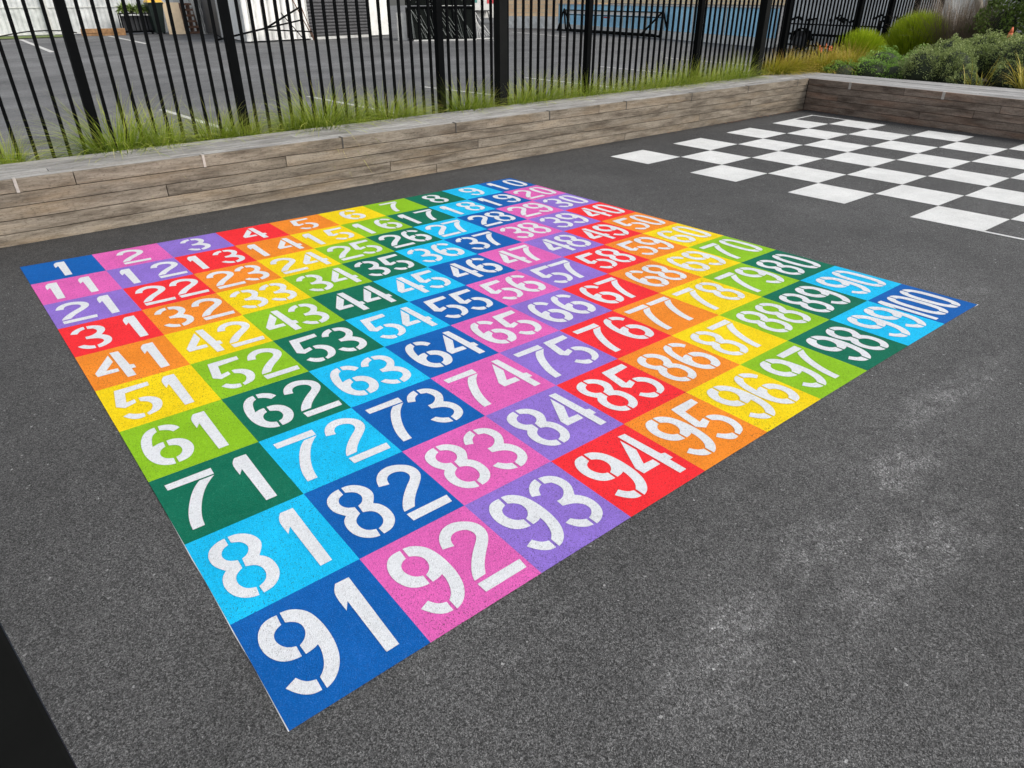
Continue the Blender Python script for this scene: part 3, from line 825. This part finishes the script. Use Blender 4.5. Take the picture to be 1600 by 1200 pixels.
def globe(seed, n):
    """unit-sized ball of fine upswept blades"""
    q = random.Random(seed); m = MB()
    while n:
        u = Vector((q.gauss(0, 1), q.gauss(0, 1), q.gauss(.35, .9))).normalized()
        if u.z < -.35: continue
        n -= 1
        rr = q.uniform(.86, 1.04)
        p0 = Vector((u.x * .30, u.y * .30, .30 + u.z * .25)) ; p2 = Vector((u.x * rr, u.y * rr, .46 + u.z * .56 * rr))
        p1 = (p0 + p2) / 2 + Vector((u.x * .10, u.y * .10, -.10))
        p2 = p2 + Vector((0, 0, .07))
        sd = u.cross(Vector((q.gauss(0, 1), q.gauss(0, 1), q.gauss(0, 1)))).normalized()
        rnd, sh = q.random(), q.random(); i = len(m.v)
        for k in range(4):
            t = k / 3; c = p0 * (1 - t) ** 2 + p1 * 2 * t * (1 - t) + p2 * t * t
            ww = .011 * (1 - t ** 2)
            for sg in (-1, 1):
                v = c + sd * ww * sg; m.v.append((v.x, v.y, max(v.z, 0))); m.bl.append((t, rnd, sh))
        for k in range(3):
            m.f.append((i + 2 * k, i + 2 * k + 1, i + 2 * k + 3, i + 2 * k + 2)); m.tone.append(.5)
    return m
Z = .36
# golden grass beside the bench corner (several clumps), two lime globes
gg = 'golden grasses beside the bench corner'
gm = [blades(60 + k, 1200, .18, .64, 1.2, .008, 1.2, 5) for k in range(2)]
GL = [(11.15, 1.46, .85, .8, 'golden grass clump at the foot of the corner post'),
      (11.6, 1.50, .95, .85, 'second golden grass clump right of the corner post'),
      (12.05, 1.62, 1.0, .75, 'low golden grass clump beside the corner post, nearest to the fence'),
      (12.35, 1.28, 1.05, .82, 'golden grass clump directly behind the inner bench corner'),
      (12.75, 1.52, 1.1, .95, 'golden grass clump with red tips against the fence'),
      (12.75, .98, 1.0, .85, 'golden grass clump next to the low green mound'),
      (13.2, 1.25, 1.1, .95, 'golden grass clump just left of the small lime globe')]
gms = []
for k, (x, y, s, h, lab) in enumerate(GL):
    if k < 2:
        o = gm[k].build('grass_tuft', M['grass_gold']); gms.append(o)
    else:
        o = gms[k % 2].copy(); col.objects.link(o)
    o.location = (x, y, Z); o.scale = (s, s, h); o.rotation_euler.z = k * 1.3
    tag(o, lab, 'grass', gg)
for k, (x, y, r, h, lab) in enumerate([(13.85, 1.46, .50, .72, 'smaller rounded lime green grass globe behind the golden grasses'),
                                       (15.25, 1.03, .60, .98, 'larger rounded lime green grass globe next to the brown shrub')]):
    o = globe(80 + k, 7000).build('globe_grass', M['grass_lime'])
    o.location = (x, y, Z - .04); o.scale = (r * 1.02, r * 1.02, h)
    tag(o, lab, 'grass', 'lime green grass globes')
tf = thing('torch_flower', 'coral red flower spikes rising from the golden grass at the fence', 'flower', (12.72, 1.5, Z))
for dx, dy, h in ((-.1, .05, .44), (0, 0, .47), (.07, -.06, .43), (.14, .02, .42), (-.16, -.03, .41)):
    m = MB(); m.tube((dx, dy, 0), (dx * 1.2, dy, h), .005, .004, 5); o = m.build('stem', M['leaf_low']); o.parent = tf
    m = MB(); m.tube((dx * 1.2, dy, h - .06), (dx * 1.22, dy, h - .01), .010, .013, 7); m.tube((dx * 1.22, dy, h - .01), (dx * 1.24, dy, h + .03), .013, .003, 7)
    o = m.build('flower_head', M['flower'], None, 0, True); o.parent = tf

foliage(31, [(-.05, .10, .10, .34, .34, .27), (-.30, .52, .08, .30, .34, .22), (.30, -.38, .10, .32, .30, .27), (.55, .20, .14, .40, .38, .34), (.80, -.35, .15, .36, .34, .36), (.05, -.28, .06, .26, .28, .22)], 17000, .024, M['leaf_low'], 'ground_shrub',
        'low spreading mid green mound behind the bench between golden grass and grey shrubs', 'shrub', .86, None, (12.60, .42, Z - .02))
foliage(32, [(0, .12, .16, .36, .40, .38), (.10, -.28, .16, .34, .30, .40), (-.16, -.58, .04, .22, .24, .26)], 15000, .024, M['leaf_hebe'], 'mounded_shrub',
        'dark grey green mounded shrub right behind the middle of the shaded bench', 'shrub', .88, 'grey green mounded shrubs', (12.55, -.45, Z))
foliage(33, [(.1, .05, .24, .32, .30, .40), (.15, -.36, .22, .26, .24, .32)], 9000, .026, M['leaf_hebe'], 'mounded_shrub',
        'paler grey green mounded shrub just behind the dark one', 'shrub', .88, 'grey green mounded shrubs', (13.2, -.42, Z + .02))
foliage(34, [(.05, .02, .30, .38, .34, .46), (.40, .34, .26, .34, .30, .44), (-.10, -.52, .28, .38, .36, .50), (-.30, -.05, .10, .26, .34, .34), (.2, -1.05, .28, .4, .42, .55), (-.35, -.62, .06, .26, .34, .28)], 20000, .028, M['leaf_hebe'], 'mounded_shrub',
        'large grey green shrub at the right edge behind the yellow strappy plant', 'shrub', .88, 'grey green mounded shrubs', (13.05, -1.50, Z))
foliage(36, [(0, 0, .30, .40, .36, .42), (.3, .34, .26, .32, .28, .36)], 9000, .028, M['leaf_hebe'], 'mounded_shrub',
        'flat topped grey green shrub under the red flower, farther back', 'shrub', .88, 'grey green mounded shrubs', (14.1, -.62, Z))
foliage(37, [(0, 0, .7, .6, .55, .62), (.1, -.75, .8, .6, .6, .7), (.2, .45, .45, .42, .36, .42), (.2, -.3, 1.35, .7, .7, .6), (.3, -1.6, .9, .7, .7, .9), (0, -.5, .3, .6, .8, .4)], 17000, .055, M['leaf_dark'], 'bushy_tree',
        'dark green bushy tree filling the top right corner', 'tree', .55, None, (15.4, -.30, Z))

# brown twiggy shrub
tw = blades(91, 3400, .42, 1.45, .80, .0065, .6, 6)
o = tw.build('twiggy_shrub', M['twig']); o.location = (15.65, .42, Z); o.scale = (1.1, 1.0, 1.05)
tag(o, 'brown bare twiggy shrub between the large lime globe and the dark tree', 'shrub')
# yellow strappy plant by the bench edge, lower right
st = blades(92, 70, .10, .62, 1.0, .020, .6, 5)
o = st.build('strap_plant', M['strap_leaf']); o.location = (12.22, -1.92, Z)
tag(o, 'yellow strap leaved plant behind the shaded bench at the right edge', 'plant')
st = blades(93, 26, .16, .55, .9, .012, .5, 5)
o = st.build('strap_plant', M['strap_leaf']); o.location = (12.2, -1.28, Z - .02)
tag(o, 'sparse thin yellow stems in front of the large grey green shrub', 'plant')
rf = thing('torch_flower', 'single coral red flower above the grey shrubs near the right edge', 'flower', (13.5, -1.08, Z))
m = MB(); m.tube((0, 0, 0), (0, 0, .66), .006, .005, 5); o = m.build('stem', M['leaf_low']); o.parent = rf
m = MB(); m.tube((0, 0, .62), (0, -.01, .72), .028, .034, 8); m.tube((0, -.01, .72), (.01, -.01, .80), .034, .008, 8)
o = m.build('flower_head', M['flower'], None, 0, True); o.parent = rf
# rendered wall and pale trunk behind the shrubs
m = MB(); m.slab((18.2, 1.45), (18.6, -5.5), .2, 0, 2.6); m.slab((17.75, 1.58), (18.2, 1.45), .2, 0, 2.6)
w = m.build('rendered_wall', M['concrete']); tag(w, 'pale rendered wall behind the brown shrub at the end of the fence', 'wall')
tr = thing('bare_tree', 'pale leaning tree trunk between the brown shrub and the dark tree', 'tree', (16.6, .25, Z))
m = MB(); m.tube((0, .1, 0), (.1, .25, .75), .10, .08, 9); m.tube((.1, .25, .75), (.3, .72, 1.7), .08, .06, 9)
o = m.build('trunk', M['bark'], None, 0, True); o.parent = tr
m = MB(); m.tube((.1, .25, .75), (.35, .35, 1.6), .04, .02, 7); o = m.build('limb', M['bark'], None, 0, True); o.parent = tr

# ------------------------------------------------------------------ car park markings
def line(a, b, w, label):
    a = Vector(a); b = Vector(b)
    n = Vector((-(b - a).y, (b - a).x)).normalized() * w / 2
    o = flat([[a - n, b - n, b + n, a + n]], 'parking_line', M['line_white'], 0.004)
    tag(o, label, 'road marking', 'white parking bay lines')
line((2.86, 7.25), (3.02, 4.2), .09, 'white bay line meeting the fence behind the second fence post from the left')
line((5.41, 7.3), (5.58, 4.2), .09, 'white bay line ending left of the third fence post')
line((7.86, 7.3), (8.28, 4.2), .09, 'white bay line crossing behind the pickets left of the thick middle post')
line((10.6, 7.3), (10.75, 4.2), .09, 'white bay line just right of the thick middle post')
line((13.9, 8.2), (13.9, 5.2), .09, 'faint white bay line seen between middle and right fence posts')
line((17.5, 9.1), (17.2, 5.6), .10, 'white bay line in front of the blue wall, near the corner post')
line((4.3, 33.4), (3.92, 23.6), .16, 'white bay line running to the grass verge below the pale sheet fence')
line((7.95, 34.3), (7.6, 26.5), .16, 'white bay line ending at the orange timber sleeper')
line((24.95, 25.3), (23.8, 20.0), .14, 'white bay line in front of the tan block wall')
line((19.6, 21.2), (19.2, 19.0), .12, 'short white line at the right foot of the black netting cage')

# ------------------------------------------------------------------ far left: sheet fence, timber, rack, bin, boards
bf = thing('sheet_fence', 'long pale grey corrugated sheet fence at the back of the car park', 'fence', (0, 36.2, 0))
def corrug(a, b, z0, z1, pitch, depth, th=0.01):
    a = Vector(a); b = Vector(b); L = (b - a).length; d = (b - a) / L; n = Vector((-d.y, d.x))
    m = MB(); k = int(L / pitch) * 4
    for q in range(k):
        def pt(i):
            ph = i % 4
            off = (0, 1, 1, 0)[ph] * depth
            s = L * (i + (0, -.25, 0, -.25)[ph] * 1.0) / k
            p = a + d * max(0, min(L, s)) - n * off
            return p
        p, r = pt(q), pt(q + 1)
        m.poly([(p.x, p.y, z0), (r.x, r.y, z0), (r.x, r.y, z1), (p.x, p.y, z1)])
    return m
corrug((-9, 36.2), (12.6, 36.3), .12, 1.17, .22, .025).build('lower_sheets', M['fence_white'], bf)
corrug((-9, 36.23), (12.6, 36.33), 1.2, 2.3, .22, .025).build('upper_sheets', M['fence_white'], bf)
m = MB(); m.slab((-9, 36.14), (12.6, 36.24), .03, 1.16, 1.205); m.slab((-9, 36.12), (12.6, 36.22), .03, .06, .14); m.build('rail', M['concrete'], bf)
for x in (-3.0, 1.4, 5.95, 10.3):
    m = MB(); m.box(x - .07, x + .07, 35.98, 36.1, 0, 2.4); m.build('post', M['pale'], bf)
m = MB()
pts = [(3.6, 35.6, .03), (4.3, 35.7, .14), (4.9, 35.75, .22), (5.6, 35.8, .24), (6.3, 35.8, .22), (6.9, 35.7, .12)]
for p, q in zip(pts, pts[1:]): m.tube(p, q, .03, .03, 6)
tag(m.build('hose', M['rubber'], None, 0, True), 'black hose lying along the foot of the pale sheet fence', 'hose')
m = MB(); m.slab((6.95, 35.0), (8.75, 34.55), .25, 0, .30); m.slab((6.95, 34.97), (8.6, 34.56), .02, .12, .15)
tag(m.build('timber_sleeper', M['orange_wood'], None, .01), 'orange timber sleeper edging on the ground by the sheet fence', 'timber')

rk = thing('plant_rack', 'black slatted stand of potted plants against the pale sheet fence', 'plant stand', (9.6, 35.2, 0))
m = MB()
for k in range(9):
    x = -.75 + k * .19
    m.beam((x, 0, .15), (x - .02, .02, .95), .035)
m.box(-.8, .85, -.15, .3, .08, .16); m.box(-.8, .85, -.15, .3, .88, .93)
for x in (-.78, .83):
    for y in (-.13, .28): m.beam((x, y, 0), (x, y, .9), .045)
o = m.build('stand', M['black']); o.parent = rk
m = MB(); m.box(-.7, .75, .1, .28, .16, .8); o = m.build('dark_crate', M['dark_grey']); o.parent = rk
for k, (x, s) in enumerate(((-.55, .24), (-.2, .2), (.2, .22), (.6, .24))):
    m = MB(); m.tube((x, .07, .93), (x, .07, 1.06), .09, .11, 10); o = m.build('pot', M['rubber']); o.parent = rk
    pl = blades(200 + k, 160, .10, .42, 1.7, .07, 1.3, 3); o = pl.build('pot_plant', M['leaf_dark']); o.parent = rk; o.location = (x, .07, 1.04)
bn = thing('wheelie_bin', 'dark green wheelie bin with a yellow lid beside the plywood sheets', 'bin', (10.38, 34.9, 0))
m = MB(); m.hexa([(-.22, -.2, .06), (.22, -.2, .06), (.22, .25, .06), (-.22, .25, .06)], [(-.34, -.32, 1.36), (.34, -.32, 1.36), (.34, .34, 1.36), (-.34, .34, 1.36)])
m.box(-.36, .36, -.34, .36, 1.30, 1.36)
o = m.build('body', M['bin'], None, .012); o.parent = bn
m = MB(); m.hexa([(-.37, -.38, 1.365), (.37, -.38, 1.365), (.37, .38, 1.365), (-.37, .38, 1.365)], [(-.3, -.3, 1.47), (.3, -.3, 1.47), (.3, .34, 1.47), (-.3, .34, 1.47)])
o = m.build('lid', M['yellow_lid'], None, .012); o.parent = bn
for sx in (-1, 1):
    m = MB(); m.tube((sx * .24, .27, .1), (sx * .30, .27, .1), .1, .1, 14); o = m.build('wheel', M['rubber']); o.parent = bn
def sheet(a, b, lean, h, th, mat, name, label, cat, group=None):
    a = Vector(a); b = Vector(b); n = Vector((-(b - a).y, (b - a).x)).normalized()
    m = MB()
    m.hexa([(*a, 0), (*b, 0), (*(b + n * th), 0), (*(a + n * th), 0)],
           [(*(a + n * lean), h), (*(b + n * lean), h), (*(b + n * (lean + th)), h), (*(a + n * (lean + th)), h)])
    return tag(m.build(name, mat), label, cat, group)
sheet((10.62, 34.2), (11.35, 34.05), .5, 1.36, .03, M['ply'], 'plywood_sheet', 'bare pale plywood sheet leaning next to the bin', 'plywood')
pl = thing('pallet_stack', 'reddish brown pallets standing on edge beside the plywood', 'pallet', (11.75, 34.0, 0))
for k in range(3):
    m = MB()
    y = k * .17
    for z in (.05, .3, .55, .8, 1.05, 1.28): m.box(-.32, .34, y, y + .03, z - .045, z + .045)
    for x in (-.3, 0, .3): m.box(x - .03, x + .03, y + .03, y + .12, 0, 1.34)
    o = m.build('pallet', M['rust_wood']); o.parent = pl; o['label'] = 'reddish timber pallet stood on edge'
for k in range(4):
    sheet((12.05 + k * .09, 34.0), (12.10 + k * .09, 33.5), -.25, 1.7, .04, M['pale'], 'leaning_board', ('narrow off white board leaning on the shed wall, %s from the pallets' % names[k]), 'board', 'off white boards leaning on the shed')

# ------------------------------------------------------------------ white shed with roller door
sh = thing('white_shed', 'white sheet clad shed with a dark roller door beyond the fence', 'building', (12, 25, 0))
A, B, Cc = (12.45, 35.3), (10.80, 24.45), (17.9, 25.85)
dv = (Vector(A) - Vector(B)).normalized()
fv = (Vector(Cc) - Vector(B)).normalized()
def S(t): p = Vector(B) + fv * t; return (p.x, p.y)
def L(t): p = Vector(B) + dv * t; return (p.x, p.y)
m = MB(); m.slab(L(5.2), L(0), .12, 0.05, 2.9); m.slab(L(11), L(9.8), .12, .05, 2.9); m.slab(L(9.8), L(5.2), .12, 2.2, 2.9); m.build('side_wall', M['shed_white'], sh)
corrug(S(.0), S(3.0), .06, 2.9, .30, .035).build('front_wall', M['shed_white'], sh)
m = MB(); m.slab(S(0.01), S(3.0), .12, .07, 2.85); m.slab(S(3.0), S(6.3), .12, 2.45, 2.9); m.build('lining', M['concrete'], sh)
m = MB(); m.slab(L(9.7), L(5.35), .06, .06, 2.18); m.build('dark_door', M['dark_grey'], sh)
m = MB(); m.slab(L(5.34), L(5.0), .17, .0, 2.25); m.build('door_frame', M['pale'], sh)
rd = MB()
a0, b0 = Vector(S(3.05)), Vector(S(6.28)); nn = Vector((-(b0 - a0).y, (b0 - a0).x)).normalized()
z = .10
while z < 2.45:
    for (za, zb, oa, ob) in ((z, z + .055, .08, .045), (z + .055, z + .085, .045, .045), (z + .085, z + .125, .045, .08)):
        pa, pb, pc, pd = a0 + nn * oa, b0 + nn * oa, b0 + nn * ob, a0 + nn * ob
        rd.poly([(pa.x, pa.y, za), (pb.x, pb.y, za), (pc.x, pc.y, zb), (pd.x, pd.y, zb)])
    z += .125
rd.build('roller_door', M['roller'], sh)
m = MB(); m.slab(S(3.0), S(6.3), .10, 0, .10); m.build('threshold', M['pale'], sh)
for t in (6.32, 6.9):
    m = MB(); m.slab(S(t), S(t + .50), .35, .06, 2.9); m.build('pillar', M['shed_white'], sh)
m = MB(); p = L(.35); m.tube((p[0] - .08, p[1], 0.02), (p[0] - .08, p[1], 2.9), .06, .06, 10); m.build('downpipe', M['shed_white'], sh, 0, True)
m = MB(); m.hexa([(*S(-.2), 2.92), (*S(8), 2.92), (S(8)[0] + 1.6, S(8)[1] + 10.5, 3.3), (L(11)[0] - .1, L(11)[1], 3.3)], [(*S(-.2), 3.0), (*S(8), 3.0), (S(8)[0] + 1.6, S(8)[1] + 10.5, 3.4), (L(11)[0] - .1, L(11)[1], 3.4)])
m.build('roof', M['dark_grey'], sh)

# black barrier arms leaning in front of the shed
ba = thing('barrier_arm', 'thin black steel arms splayed in front of the white shed wall', 'barrier', (10.4, 24.0, 0))
m = MB()
j0 = Vector((9.75, 24.9, .12)); j1 = Vector((11.45, 24.0, .52))
m.tube(j0, j1, .035, .035, 8); m.tube(j1, (13.1, 24.2, 1.25), .035, .035, 8); m.tube(j1, (13.1, 24.2, .78), .03, .03, 8); m.tube((11.55, 24.0, .46), (13.5, 24.3, .34), .025, .025, 8)
m.tube((9.8, 24.8, .3), (9.95, 23.9, .0), .02, .02, 6); m.tube((11.45, 24.0, .5), (11.45, 24.02, 0), .03, .03, 6)
o = m.build('arm', M['black'], ba, 0, True)
for k, (x, dx) in enumerate(((13.35, .25), (13.5, .12), (12.75, .45))):
    m = MB(); m.tube((x + dx, 24.4, 0), (x - dx, 24.9, 1.5 - .1 * k), .022, .018, 6)
    tag(m.build('pole', M['rust_wood'] if k < 2 else M['black'], None, 0, True), ('thin brown pole leaning at the roller door edge, outer one', 'thin brown pole leaning at the roller door edge, inner one', 'thin black rod leaning on the shed wall')[k], 'pole')

# ------------------------------------------------------------------ netting cage and clutter
cg = thing('netting_cage', 'large black netting covered cage standing right of the shed', 'cage', (17.8, 21.3, 0))
a, b = Vector((16.55, 21.4)), Vector((19.0, 20.4))
d = (b - a).normalized(); n = Vector((-d.y, d.x))
m = MB(); P = [a, b, b + n * 1.6, a + n * 1.6]
Q = [a + n * .25, b + n * .25, b + n * 1.5, a + n * 1.5]
m.hexa([(*p, .06) for p in P], [(*p, 1.2) for p in Q]); m.build('netting', M['net'], cg)
m = MB()
for t in (0, .33, .66, 1):
    p = a.lerp(b, t) - n * .02; q = Q[0].lerp(Q[1], t) - n * .02
    m.beam((*p, 0), (*q, 1.22), .05); m.beam((*q, 1.2), (*q, 2.1), .04)
m.beam((*(Q[0] - n * .02), 1.22), (*(Q[1] - n * .02), 1.22), .07); m.build('frame', M['black'], cg)
m = MB(); m.hexa([(*Q[0], 1.28), (*Q[1], 1.28), (*Q[2], 1.28), (*Q[3], 1.28)], [(*Q[0], 2.0), (*Q[1], 2.0), (*Q[2], 2.0), (*Q[3], 2.0)]); m.build('load', M['net'], cg)
m = MB(); rr = random.Random(5)
for k in range(26):
    t = rr.random(); p = a.lerp(b, t) - n * .05; q = Q[0].lerp(Q[1], max(0, t - rr.uniform(.05, .3))) - n * .05
    m.tube((*p, .1), (*q, 1.15), .006, .006, 4)
m.build('cords', M['net_line'], cg)
m = MB()
for k in range(34):
    u, z = rr.random(), rr.uniform(1.3, 1.6)
    p = Q[0].lerp(Q[1], u) - n * .02
    m.beam((*p, z), (p.x + .10 * rr.uniform(-1, 1), p.y - .03, z + .05 * rr.uniform(-1, 1)), .012)
m.build('lattice', M['net_line'], cg)
m = MB(); e = b + d * .75
for k in range(7):
    m.tube((*(b + d * .1 * k), .04 + .02 * k), (*(Q[1] + d * .05), 1.15 - .08 * k), .014, .012, 5)
m.tube((*b, .05), (*e, .05), .03, .03, 6); m.tube((*e, .05), (*(Q[1]), 1.1), .02, .02, 6); m.build('draped_ropes', M['pale'], cg)
m = MB(); m.slab(a - n * .12, b - n * .12, .08, 0, .05); m.build('skid', M['pale'], cg)
m = MB(); m.slab((16.25, 22.1), (16.62, 21.95), .10, .0, 1.02, .5); tag(m.build('leaning_sheet', M['pale'], None, .01), 'off white scuffed panel standing left of the black cage', 'panel', 'off white panels beside the cage')
m = MB(); m.slab((16.68, 21.92), (16.95, 21.6), .06, .0, .98, .5); tag(m.build('leaning_sheet', M['pale'], None, .01), 'narrow white panel touching the black cage side', 'panel', 'off white panels beside the cage')

cb = thing('white_cabinet', 'white two part cabinet far beyond the black cage', 'cabinet', (30.2, 38.0, 0))
m = MB(); m.box(-1.0, .6, 0, .8, .25, 1.02); o = m.build('lower_box', M['shed_white'], None, .02); o.parent = cb
m = MB(); m.box(-1.0, .6, .02, .8, 1.06, 2.2); o = m.build('upper_box', M['shed_white'], None, .02); o.parent = cb
m = MB(); m.box(-.95, .55, .1, .7, 0, .25); o = m.build('plinth', M['dark_grey']); o.parent = cb
kv = thing('painted_stall', 'pale stall splashed with red and teal far behind the fence, left of the thick post', 'stall', (31.4, 36.0, 0))
m = MB(); m.box(-1.2, 1.6, 0, .9, .35, 2.1); o = m.build('body', M['pale'], None, .02); o.parent = kv
m = MB(); m.box(-.9, .2, -.5, -.02, .75, .82)
for x in (-.85, .15): m.beam((x, -.45, 0), (x - .15, -.35, .75), .06)
o = m.build('counter', M['dark_grey']); o.parent = kv
for (x0, x1, z0, z1, mt) in ((-1.1, -.6, 1.25, 1.75, 'teal'), (.2, .75, 1.2, 1.9, 'red_patch'), (1.0, 1.3, 1.35, 1.8, 'red_patch'), (.9, 1.2, .7, .95, 'dark_grey')):
    m = MB(); m.box(x0, x1, -.012, -.002, z0, z1); o = m.build('painted_patch', M[mt]); o.parent = kv

# ------------------------------------------------------------------ right: block wall, blue wall, frame, trailer
def wallthing(name, label, a, b, th, z0, z1, mat):
    a = Vector(a); b = Vector(b); Ln = (b - a).length
    m = MB(); m.box(0, Ln, 0, th, z0, z1)
    o = m.build(name, mat)
    o.location = (a.x, a.y, 0); o.rotation_euler.z = math.atan2((b - a).y, (b - a).x)
    return tag(o, label, 'wall')
wallthing('block_wall', 'tan block wall rising behind the concrete base and the blue wall', (28.3, 29.7), (31.2, 24.4), .2, .62, 3.0, M['block'])
wallthing('concrete_wall', 'pale concrete base wall under the tan blocks', (28.2, 29.6), (31.1, 24.3), .25, 0, .60, M['concrete'])
wallthing('block_wall', 'tan block wall seen above the sky blue wall', (29.7, 26.5), (25.6, 6.2), .2, 1.30, 3.0, M['block'])
bw = thing('blue_wall', 'long sky blue painted wall on a pale base across the car park', 'wall', (26.5, 16, 0))
a, b = (28.9, 26.0), (24.05, 9.6)
m = MB(); m.slab(a, b, .15, .30, 1.22); m.build('blue_panels', M['blue_wall'], bw)
a2 = (28.88, 26.0); b2 = (24.02, 9.6)
m = MB(); m.slab((28.84, 26.02), (23.99, 9.62), .22, 0, .28); m.build('base_course', M['concrete'], bw)
m = MB()
for k in range(26):
    t = k / 25; p = Vector(a).lerp(Vector(b), t); m.beam((p.x - .012, p.y, .3), (p.x - .012, p.y, 1.22), .03)
m.build('panel_joints', M['pale'], bw)
m = MB(); m.slab((28.84, 26.02), (23.99, 9.62), .25, 1.225, 1.27); m.build('coping', M['pale'], bw)
wallthing('grey_wall', 'pale grey wall continuing right of the sky blue wall behind the trailer', (24.3, 9.5), (22.6, 2.2), .2, 0, 3.0, M['fence_white'])

ff = thing('equipment_rack', 'long black steel frame with a-shaped ends standing before the blue wall', 'rack', (26.5, 20, 0))
m = MB()
E0, E1 = Vector((26.9, 23.9)), Vector((25.45, 15.9))
dd = (E1 - E0).normalized(); nn = Vector((dd.y, -dd.x))
m.tube((*E0, .10), (*E1, .10), .045, .045, 8); m.tube((*(E0 - nn * .5), .12), (*(E1 - nn * .5), .12), .035, .035, 8)
m.build('base_rail', M['black'], ff, 0, True)
for e, s in ((E0, 1), (E1, -1)):
    m = MB(); tp = e - nn * .25 + dd * .2 * s
    m.tube((*e, .05), (*tp, 1.05), .045, .04, 8); m.tube((*(e + dd * 1.3 * s), .1), (*tp, 1.05), .045, .04, 8); m.tube((*(e - nn * .5), .05), (*tp, 1.05), .04, .04, 8)
    m.build('end_frame', M['black'], ff, 0, True)
m = MB(); m.tube((*(E0 - nn * .25 + dd * .2), 1.0), (*(E1 - nn * .25 - dd * .2), 1.0), .022, .022, 8)
m.tube((*(E0 - nn * .25 + dd * .2), .80), (*(E1 - nn * .25 - dd * .2), .80), .02, .02, 8); m.build('side_bar', M['black'], ff, 0, True)
m = MB(); m.slab(E0 - nn * .30 + dd * .25, E1 - nn * .30 - dd * .25, .03, .84, .98); m.build('white_board', M['shed_white'], ff)
m = MB(); m.slab(E0 - nn * .28 + dd * 3.6, E0 - nn * .28 + dd * 4.1, .03, .70, .76); m.build('red_tag', M['red_patch'], ff)

tl = thing('trailer', 'black trailer with a fat wheel seen through the pickets near the corner', 'trailer', (23.6, 7.2, 0))
w0 = Vector((23.4, 8.15)); u = Vector((-.22, -.975)).normalized(); v2 = Vector((.975, -.22))
for s in (0, 1.3):
    c = w0 + v2 * s
    m = MB(); m.tube((*(c - v2 * .09), .30), (*(c + v2 * .09), .30), .30, .30, 22); tw_ = m.build('wheel', M['rubber'], tl, .02)
    m = MB(); m.tube((*(c - v2 * .1), .30), (*(c - v2 * .094), .30), .15, .15, 14); m.build('rim', M['dark_grey'], tw_)
m = MB()
c = w0 - v2 * .02
for k in range(8):
    a1 = math.pi * k / 8; a2_ = math.pi * (k + 1) / 8
    p = c + u * (.37 * math.cos(a1)); q = c + u * (.37 * math.cos(a2_))
    m.beam((*p, .30 + .37 * math.sin(a1)), (*q, .30 + .37 * math.sin(a2_)), .2, .03)
m.build('mudguard', M['black'], tl)
m = MB()
s0 = w0 - u * .9 + v2 * .2; s1 = w0 + u * 3.6 + v2 * .2
m.beam((*s0, .48), (*s1, .48), .07); m.beam((*(s0 + v2 * 1.1), .48), (*(s1 + v2 * 1.1), .48), .07); m.beam((*s0, .78), (*s1, .78), .04); m.beam((*s0, .16), (*s1, .16), .05)
for k in range(6):
    p = s0.lerp(s1, k / 5); m.beam((*p, .16), (*p, .95), .05)
m.build('chassis', M['black'], tl)
m = MB(); rr = random.Random(9)
for k in range(22):
    t = rr.random(); p = s0.lerp(s1, t) + v2 * rr.uniform(-.05, .8); q = p + Vector((rr.uniform(-.1, .1), rr.uniform(-.35, .35)))
    m.beam((*p, rr.uniform(.86, 1.1)), (*q, rr.uniform(.86, 1.12)), rr.uniform(.03, .07))
m.build('load', M['net'], tl)

# fallen leaves caught along the foot of the benches
q = random.Random(77)
m = MB()
def leaf_bit(x, y):
    a = q.uniform(0, 6.28); L = q.uniform(.010, .026); W = L * .4; z = q.uniform(.003, .008)
    c, s_ = math.cos(a), math.sin(a)
    m.poly([(x - c * L, y - s_ * L, z), (x + s_ * W, y - c * W, z + .004), (x + c * L, y + s_ * L, z + q.uniform(0, .008)), (x - s_ * W, y + c * W, z + .002)])
for k in range(150):
    x = 10.9 - abs(q.gauss(0, 1.4)); leaf_bit(x, yf(x) - .02 - abs(q.gauss(0, .03)))
for k in range(120):
    y = .6 - abs(q.gauss(0, 1.6)); leaf_bit(xf(y) - .02 - abs(q.gauss(0, .03)), y)
for k in range(40):
    x = 8.85 + q.gauss(0, .15); leaf_bit(x, yf(x) - .03 - abs(q.gauss(0, .03)))
lv = m.build('fallen_leaves', M['rust_wood'])
tag(lv, 'reddish brown fallen leaves scattered along the foot of the benches near their corner', 'leaves', None, 'stuff')
